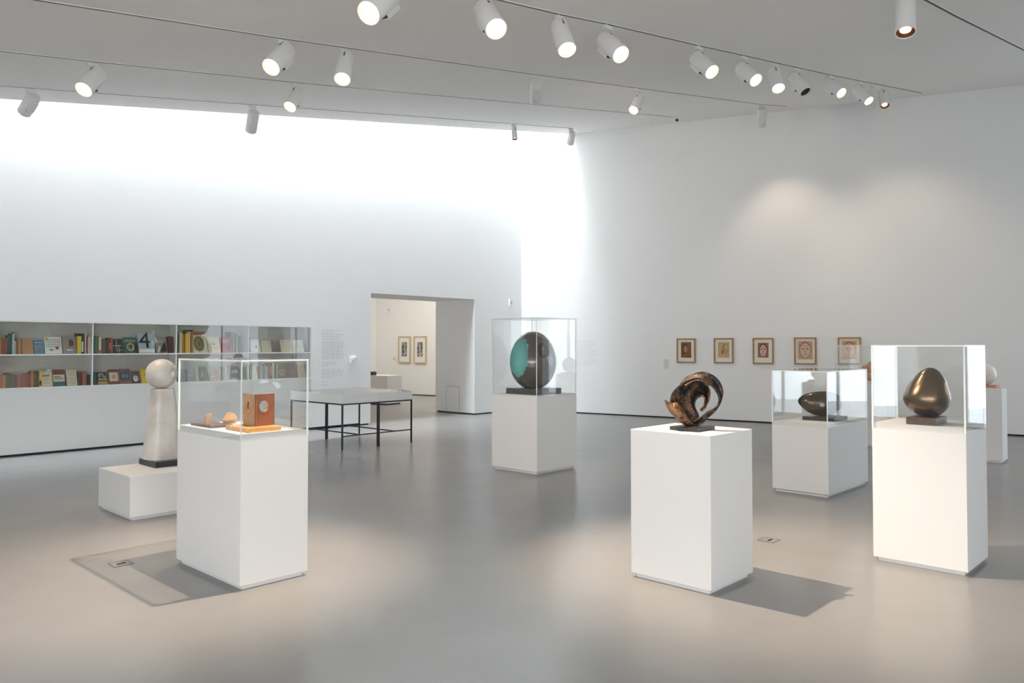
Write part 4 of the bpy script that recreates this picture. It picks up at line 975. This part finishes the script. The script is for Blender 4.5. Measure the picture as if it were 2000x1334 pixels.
spot('brightest spotlight, aimed towards the open plinth', (948, -8), (944, 16), (969.5, 57), True, 'lit', .09, .40, P3('B', .75, .1, .3), 800, 38)
spot('lit spotlight pointing down, third on the busy track', (1094, 27.5), (1091, 48), (1108, 97.7), True, 'lit', .085, .37, P3('B', .3, .3, 1.0), 60, 30)
spot('bright spotlight tilted towards the brown egg case, fourth on the busy track', (1186.7, 46.5), (1179, 76), (1213, 107), True, 'lit', .088, .36, P3('C', .5, -.2, .2), 90, 44)
spot('bright spotlight with an oval glowing face, fifth on the busy track', (1365, 88), (1358.6, 111), (1391, 141), True, 'lit', .085, .36, (4.6, 4.2, .2), 80, 46)
spot('bright spotlight tilted down, sixth on the busy track', (1452.6, 107.5), (1446, 130), (1476.7, 157), True, 'lit', .083, .36, P3('D', .4, .1, .7), 130, 40)
spot('lit spotlight pointing steeply down, seventh on the busy track', (1515, 122.5), (1510, 138), (1520.6, 173), True, 'lit', .082, .36, P3('D', .5, .3, .8), 60, 28)
spot('unlit spotlight with a black face, eighth on the busy track', (1556.5, 131.5), (1549, 148), (1574, 180.8), True, 'off', .080, .36)
spot('side-on spotlight with a thin glowing face, ninth on the busy track', (1620.4, 145.5), (1615, 160), (1643.8, 182), True, 'lit', .078, .36, P3('H', .15, .4, 1.1), 110, 34)
spot('side-on spotlight overlapped by its neighbour, tenth on the busy track', (1680, 157.6), (1672.5, 171.5), (1697.5, 197.5), True, 'lit', .076, .36, P3('G', .3, .3, 1.1), 70, 26)
spot('spotlight facing away with a square back, at the busy track end', (1704, 163), (1703, 180), (1701.5, 206), False, 'off', .082, .33, tuple(CORNER + RU * 8.5 + Vector((0, 0, 2.4))), 50, 60)
spot('spotlight with a copper-rimmed face, last on the busy track', (1723, 167), (1723, 179), (1728.4, 207), True, 'dim', .076, .33, (5.6, 13.6, 1.4), 0)
spot('long spotlight hanging straight down from the farthest track', (1768, -22), (1768, -8), (1768.5, 64), True, 'dim', .084, .40)
# added unseen lamps overhead, fill light for the plinth fronts
for (q_, tg, pw, cn, nm_) in ((Vector((-2.6, 2.2, 0)), (1.2, 5.0, .55), 50, 34, 'open plinth'), (Vector((-.6, 2.4, 0)), (3.2, 5.6, .7), 10, 30, 'brown egg case'), (Vector((-3.2, 3.6, 0)), (.2, 9.9, .7), 250, 20, 'tall oval case'), (Vector((-1.4, 3.2, 0)), (3.3, 8.7, .6), 220, 22, 'pebble case')):
    q_.z = ceil_z(q_.x, q_.y); t = thing('track_spotlight', 'spotlight out of view overhead lighting the ' + nm_, 'spotlight', q_, 0, 'white track spotlights')
    ax = (Vector(tg) - q_).normalized(); b0 = DN * .16
    obj('body', MB().cyl(b0 - ax * .1, b0 + ax * .22, .08), M['lampwhite'], t, smooth=40); obj('stem', MB().cyl(DN * .01, b0, .011, n=14), M['lampwhite'], t)
    obj('lens', MB().cyl(b0 + ax * .2202, b0 + ax * .224, .07), M['lit'], t)
    l = bpy.data.lights.new('lamp_beam', 'SPOT'); l.energy = pw; l.color = (1, .90, .80); l.spot_size = R(cn); l.spot_blend = .9; l.shadow_soft_size = .05
    lo_ = bpy.data.objects.new('lamp_beam', l); COL.objects.link(lo_); lo_.parent = t; lo_.location = b0 + ax * .24; lo_.rotation_euler = ax.to_track_quat('-Z', 'Y').to_euler()
p = on_ceiling(1321, 229.5); t = thing('ceiling_camera', 'tiny white ceiling camera with a black eye at the track end', 'camera', p, 0)
obj('housing', MB().box(-.05, .05, -.05, .05, -.10, -.0), M['lampwhite'], t, bevel=.01)
obj('eye', MB().cyl((0, -.055, -.07), (0, -.045, -.07), .028, n=20), M['unlit'], t)
